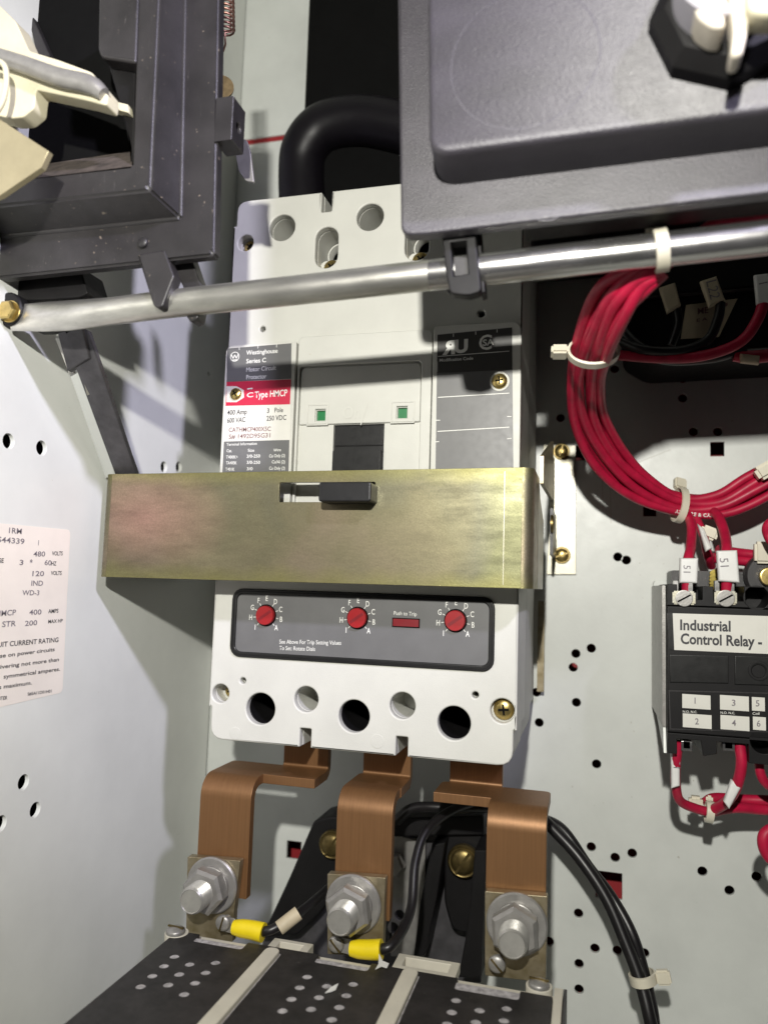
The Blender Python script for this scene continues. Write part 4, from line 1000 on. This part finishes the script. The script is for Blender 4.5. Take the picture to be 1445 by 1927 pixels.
# ------------------------------------------------------------------ control relay
YQ = 3.4; fq = FY(YQ)
rl2 = thing('control_relay', 'black industrial control relay with white printed label at the right edge', 'relay', P(1350,1250,10))
x0 = fq.at(1255,1250).x; x1 = x0+8.6
zt_, zb_ = fq.at(1260,1112).z, fq.at(1262,1414).z
# body with terminal bays
def fqr(px, py): return fq.uv(px, py)
bod = [(x0, fqr(1265,1372)[1]), (x0, zt_+.15)] 
top_z = fqr(1260,1140)[1]; lowz = fqr(1260,1378)[1]
slab('body', 'black', fq, rect(x0, lowz, x1, top_z), 4.6, (), .06, parent=rl2)
slab('top_walls', 'black', FY(YQ), rpoly([(x0,top_z+.02),(x0+.02,zt_+.3),(x0+.42,zt_+.3),(x0+.42,top_z+.3),(fqr(1321,1140)[0],top_z+.3),(fqr(1321,1140)[0],zt_+.25),(fqr(1342,1140)[0],zt_+.25),(fqr(1342,1140)[0],top_z+.3),
    (fqr(1400,1140)[0],top_z+.3),(fqr(1400,1140)[0],zt_+.3),(x1,zt_+.3),(x1,top_z+.02)], .03), 4.2, [circle(fqr(1423,1125), .50, 22)], .03, parent=rl2)
box('top_bay_back', 'black', (x0+.1, YQ+1.6, top_z), (x1, YQ+4.0, zt_+.1), .03, rl2)
slab('bottom_walls', 'black', FY(YQ), rpoly([(x0,lowz-.02),(x0,fqr(1262,1418)[1]),(x0+.38,fqr(1262,1418)[1]),(x0+.38,lowz-.25),(fqr(1318,1400)[0],lowz-.25),(fqr(1322,1400)[0],fqr(1262,1418)[1]),(fqr(1348,1400)[0],fqr(1262,1412)[1]),(fqr(1348,1400)[0],lowz-.25),
    (fqr(1408,1400)[0],lowz-.25),(fqr(1408,1400)[0],fqr(1262,1424)[1]),(x1,fqr(1262,1424)[1]),(x1,lowz-.02)], .03), 4.0, [circle(fqr(1436,1395), .52, 22)], .03, parent=rl2)
# grey metal side
box('metal_side', 'zinc_dull', (x0-.16, YQ+.5, lowz+.1), (x0-.02, 10.2, zt_+.25), .03, rl2)
slab('side_flare', 'panel', Face('x', x0-.02), [(YQ+.5,lowz+.1),(YQ+.2,fqr(1262,1415)[1]-.1),(10.0,lowz+.9),(10.0,lowz+.6)], .13, (), .02, parent=rl2)
box('mounting_foot', 'panel', (x0-.1, 9.4, lowz+.8), (x1, 10.25, zt_+.5), .06, rl2)
box('rear_block', 'frame', (x0+.5, 6.5, zt_-.2), (x0+4, 9.2, zt_+1.0), .06, rl2)
# printed plate
fq2 = FY(YQ-.02)
lp = slab('name_plate', 'lab_white', fq2, [fq2.uv(*p) for p in ((1265,1154),(1500,1161),(1500,1233),(1268,1223))], .02, (), 0, parent=rl2)
slab('plate_edge', 'handle', fq2, [fq2.uv(*p) for p in ((1254,1153),(1264,1153),(1267,1223),(1258,1222))], .03, (), .005, parent=lp)
printed('lettering', 'print_black', fq2, [('Industrial',(1279,1185),(1374,1188),20),('Control Relay -',(1280,1211),(1433,1217),20)], lp, bold=.028)
fq3 = FY(YQ-.08)
slab('push_bar', 'handle', fq3, [fq3.uv(*p) for p in ((1259,1232),(1370,1234),(1370,1286),(1260,1284))], .2, (), .03, parent=rl2)
slab('push_bar', 'handle', fq3, [fq3.uv(*p) for p in ((1382,1234),(1520,1238),(1520,1292),(1382,1288))], .2, [circle(fq3.uv(1427,1263), .27, 20)], .03, parent=rl2)
fin('pin_collar', slab_mesh(fq3, circle(fq3.uv(1427,1262), .42, 24), .1, [circle(fq3.uv(1427,1262), .30, 24)], .02, top=.03), 'black', rl2)
fin('card_groove', slab_mesh(fq2, [fq2.uv(*p) for p in ((1257,1299),(1500,1305),(1500,1380),(1260,1373))], .02, [[fq2.uv(*p) for p in ((1259,1301),(1499,1307),(1499,1378),(1262,1371))]], 0), 'frame', rl2)
cards = []
for i, (a, b_, c_, d_, s, tp_, w_) in enumerate(((1283,1309,1336,1332,'1',(1306,1324),6),(1284,1346,1338,1368,'2',(1307,1363),7),(1354,1311,1408,1335,'3',(1376,1328),7),(1355,1349,1409,1372,'4',(1376,1366),8),(1414,1313,1438,1337,'5',(1421,1329),7),(1416,1350,1440,1373,'6',(1423,1367),7))):
    cc = slab('number_card', 'lab_white', fq2, rect(*fq2.uv(a,d_), *fq2.uv(c_,b_)), .02, (), 0, top=.01, parent=rl2)
    printed('lettering', 'print_faint', fq2, [(s, tp_, (tp_[0]+w_, tp_[1]), 12)], cc, lift=.02)
printed('contact_lettering', 'print_white', fq2, [('N.O. N.C.',(1284,1341),(1311,1342),4.5),('N.O. N.C.',(1355,1343),(1382,1344),4.5),('Coil',(1415,1345),(1428,1345),5)], rl2, lift=.012, bold=.01)
# terminal clamps on top
for (a, b_, cx) in ((1265,1308,1290),(1344,1386,1365)):
    lo = FY(YQ-.1).at(a,1137); hi = FY(YQ-.1).at(b_,1113)
    t_ = box('terminal_clamp', 'zinc_plate', (lo.x, YQ-.1, lo.z), (hi.x, YQ+1.4, hi.z), .06, rl2)
    cc_ = Vector(((lo.x+hi.x)/2, YQ-.10, (lo.z+hi.z)/2-.02))
    lathe('clamp_screw', 'zinc_dull', [(.36,0),(.36,.03),(.33,.045)], cc_, parent=rl2)
    fin('screw_slot', oriented_box(cc_+Vector((0,-.05,0)), (.85,0,.5), (-.5,0,.85), (0,-1,0), .62, .07, .02, 0), 'dark_gap', rl2)
    for dx in (-.3, .3):
        box('clamp_prong', 'zinc', ((lo.x+hi.x)/2+dx-.09, YQ+.2, hi.z-.05), ((lo.x+hi.x)/2+dx+.09, YQ+.6, hi.z+.45), .02, rl2)
for (a, b_) in ((1281,1302),(1359,1382)):
    lo = FY(YQ+.3).at(a,1412); hi = FY(YQ+.3).at(b_,1396)
    slab('lower_clamp', 'zinc', FY(YQ+.3), rect(lo.x, lo.z, hi.x, hi.z), .5, [rect(lo.x+.12, lo.z+.12, hi.x-.12, hi.z)], .02, parent=rl2)

# wires and markers at the relay
grp = 'red wires at the relay'
def mark(pts4, y, label, text=None, m='marker'):
    f = FY(y); t = thing('wire_marker', label, 'wire marker', f.at(*pts4[0]), 'wire marker sleeves')
    o = [f.uv(*p) for p in pts4]
    slab('sleeve', m, f, o, .42, (), .12, parent=t)
    if text:
        s_, a_, b_, h_ = text
        # the print runs down the sleeve
        cu = bpy.data.curves.new('t','FONT'); cu.body = s_; cu.size = h_; cu.align_x = 'CENTER'; cu.align_y = 'CENTER'; cu.resolution_u = 2
        me = curve_mesh(cu); me.transform(Matrix.Rotation(math.radians(-90+b_), 4, 'Z'))
        for v in me.vertices: v.co.z = .012
        fin('lettering', framed(me, f.U, f.V, f.N, f.at(*a_)), 'print_faint', t, 0)
    return t
wire('red_wire', [P(1290,960,7.2), P(1300,990,6), P(1299,1030,4.6), P(1293,1060,3.8), P(1291,1125,3.9)], .22, 'red wire entering the left top terminal of the relay', grp=grp)
wire('red_wire', [P(1335,955,7.4), P(1352,975,6.2), P(1364,1010,4.8), P(1367,1050,3.6), P(1366,1120,3.8)], .23, 'red wire entering the second top terminal of the relay', grp=grp)
wire('red_wire', [P(1295,950,7.4), P(1320,1000,6.6), P(1330,1040,6), P(1338,1065,7)], .21, 'short red wire between the two relay top wires', grp=grp)
wire('red_wire', [P(1350,1035,6.5), P(1400,1042,7), P(1500,1052,7)], .24, 'upper horizontal red wire behind the relay top', grp=grp)
wire('red_wire', [P(1340,1050,6.5), P(1400,1056,7), P(1500,1068,7)], .24, 'lower horizontal red wire behind the relay top', grp=grp)
mark([(1279,1050),(1314,1050),(1312,1098),(1278,1097)], 3.5, 'white marker sleeve on the left top relay wire', ('51', (1291,1072), 0, .42))
mark([(1348,1036),(1387,1035),(1392,1097),(1352,1094)], 3.3, 'white marker sleeve printed 51 on the second relay wire', ('51', (1361,1060), 5, .5))
mark([(1312,985),(1325,995),(1340,1032),(1328,1038)], 4.6, 'white sleeve on the slanting wire between the relay top wires', None)
gf = thing('foil_terminal', 'crumpled yellow brass clamp between the top relay wires', 'clamp', P(1348,1090,6))
fin('leaf', join([oriented_box(P(1344,1075+8*i,6-.1*i), (1,.2,.5-.2*i), (-.3,.1,1), (0,-1,0), .5, .18, .3, .05) for i in range(5)]), 'gold_foil', gf)
br2 = tag(lathe('rail_bolt', 'frame', [(1.1,0),(1.1,.5),(1.0,.6),(.45,.6),(.45,.8),(.3,.85)], P(1445,1085,6.5)), 'dark round boss with a brass centre above the relay', 'boss')
lathe('brass_centre', 'brass', [(.42,0),(.42,.25),(.34,.3)], P(1445,1085,5.8), parent=br2)
tag(fin('nylon_anchor', oriented_box(P(1438,1040,5.8), (1,0,0), (0,0,1), (0,-1,0), .9, 1.0, .5, .12), 'nylon'), 'nylon tie head behind the relay top at the right edge', 'cable tie', 'nylon cable ties')
tag(fin('nylon_anchor', oriented_box(P(1333,1003,6.5), (1,0,-.4), (.4,0,1), (0,-1,0), .8, .6, .5, .12), 'nylon'), 'nylon tie head between the two top relay wires', 'cable tie', 'nylon cable ties')
wire('red_wire', [P(1276,1395,4.0), P(1271,1440,4.2), P(1271,1480,4.6), P(1280,1508,5.2), P(1310,1522,5.6), P(1334,1528,5.8)], .21, 'red wire dropping from the left bottom terminal of the relay', grp=grp)
wire('red_wire', [P(1391,1400,3.9), P(1394,1440,3.9), P(1384,1482,4.2), P(1365,1510,5), P(1334,1528,5.7)], .23, 'red wire curving from the second bottom terminal of the relay', grp=grp)
wire('red_wire', [P(1325,1512,6.4), P(1345,1502,6.6), P(1400,1505,7), P(1500,1508,7)], .24, 'upper horizontal red wire below the relay', grp=grp)
wire('red_wire', [P(1334,1528,6.0), P(1380,1520,6.4), P(1440,1524,7), P(1500,1524,7)], .24, 'lower horizontal red wire below the relay', grp=grp)
wire('red_wire', [P(1428,1425,4.4), P(1430,1455,4.4), P(1445,1478,4.6), P(1480,1490,5)], .2, 'red wire at the right edge under the relay', grp=grp)
wire('red_wire', [P(1500,1550,4.0), P(1450,1562,4.2), P(1436,1580,4.2), P(1445,1610,4.2), P(1480,1640,4)], .26, 'red wire bulging in from the right edge below the relay', grp=grp)
wire('red_wire', [P(1500,960,4.0), P(1448,985,4.2), P(1446,1010,4.4), P(1470,1040,4)], .22, 'red wire at the right edge above the relay', grp=grp)
mark([(1262,1414),(1279,1414),(1279,1480),(1263,1485)], 4.0, 'white marker sleeve on the wire below the relay, left one', ('51', (1272,1440), 0, .4))
mark([(1376,1468),(1396,1480),(1372,1524),(1362,1510)], 3.9, 'white slanting marker sleeve on the wire below the relay', None)
tag(fin('nylon_anchor', oriented_box(P(1308,1508,6.5), (1,0,0), (0,0,1), (0,-1,0), .6, .5, .5, .12), 'nylon'), 'nylon tie head below the relay between its two wires', 'cable tie', 'nylon cable ties')
cable_tie('nylon tie where the two lower relay wires meet', P(1334,1528,5.8), (1,0,-.1), .38, .42, (0,.5,.8), .35, .3)

# ------------------------------------------------------------------ dark transformer and marked wires in shadow, right
td = thing('shadowed_device', 'dark control device with an old sticker in shadow under the rod', 'device', P(1340,560,6))
fT = FY(5.0)
slab('case', 'black', fT, rpoly(fpoly(fT, ((1170,470),(1520,455),(1520,650),(1230,668),(1180,640))), .4), 5.3, (), .1, parent=td)
slab('cover_lip', 'frame', FY(4.2), fpoly(FY(4.2), ((1195,559),(1500,535),(1500,537),(1195,561.5))), .2, (), .01, parent=td)
slab('upper_block', 'black', FY(4.4), rpoly(fpoly(FY(4.4), ((1190,470),(1500,455),(1500,533),(1195,557))), .1), 2, (), .08, parent=td)
fo = FY(4.9)
ost = slab('old_sticker', 'paper_old', fo, fpoly(fo, ((1290,574),(1387,562),(1352,634),(1280,638))), .03, (), 0, top=.02, parent=td)
printed('lettering', 'print_brown', fo, [('ME',(1312,592),(1332,589),12),('E A',(1310,606),(1330,603),6),('III',(1345,590),(1368,575),6)], ost, lift=.03)
gd = 'wires in the shadow under the rod'
wire('black_wire', [P(1160,640,3.5), P(1210,658,3.2), P(1280,660,3.2), P(1330,640,3.2), P(1350,600,3.2), P(1355,570,3.2)], .22, 'black wire looping up to the L22 marker', grp=gd, m='black_wire')
wire('black_wire', [P(1150,560,4.5), P(1175,630,3.8), P(1240,672,3.6), P(1330,672,3.8), P(1400,655,4)], .30, 'black wire sagging under the shadowed device', grp=gd, m='black_wire')
wire('black_wire', [P(1272,580,3.6), P(1275,610,3.8), P(1262,650,4.0)], .2, 'black wire below the leftmost shadowed marker', grp=gd, m='black_wire')
wire('red_wire', [P(1160,668,3.6), P(1240,674,3.4), P(1320,670,3.2), P(1390,645,3.0), P(1425,600,2.8), P(1440,550,2.8)], .24, 'dim red wire curving up to the right edge marker', grp=gd)
wire('red_wire', [P(1380,668,4.0), P(1420,672,4.0), P(1500,660,4)], .3, 'dim red wire at the right edge under the device', grp=gd)
mark([(1240,540),(1270,530),(1281,572),(1255,588)], 3.2, 'leftmost cream marker sleeve in the shadow under the rod', None, 'paper_old')
mark([(1317,528),(1348,518),(1364,562),(1334,576)], 2.9, 'cream marker sleeve printed L22 in the shadow', ('L22', (1340,545), 12, .62), 'paper_old')
mark([(1419,516),(1470,510),(1470,566),(1424,570)], 2.5, 'pale marker sleeve at the right edge under the rod', ('1', (1434,533), 10, .5), 'marker')
mark([(1393,664),(1430,668),(1428,684),(1394,680)], 3.4, 'cream sleeve on the dim red wire at the right edge', None, 'paper_old')
for o in S.objects:
    if '_loc' in o: del o['_loc']
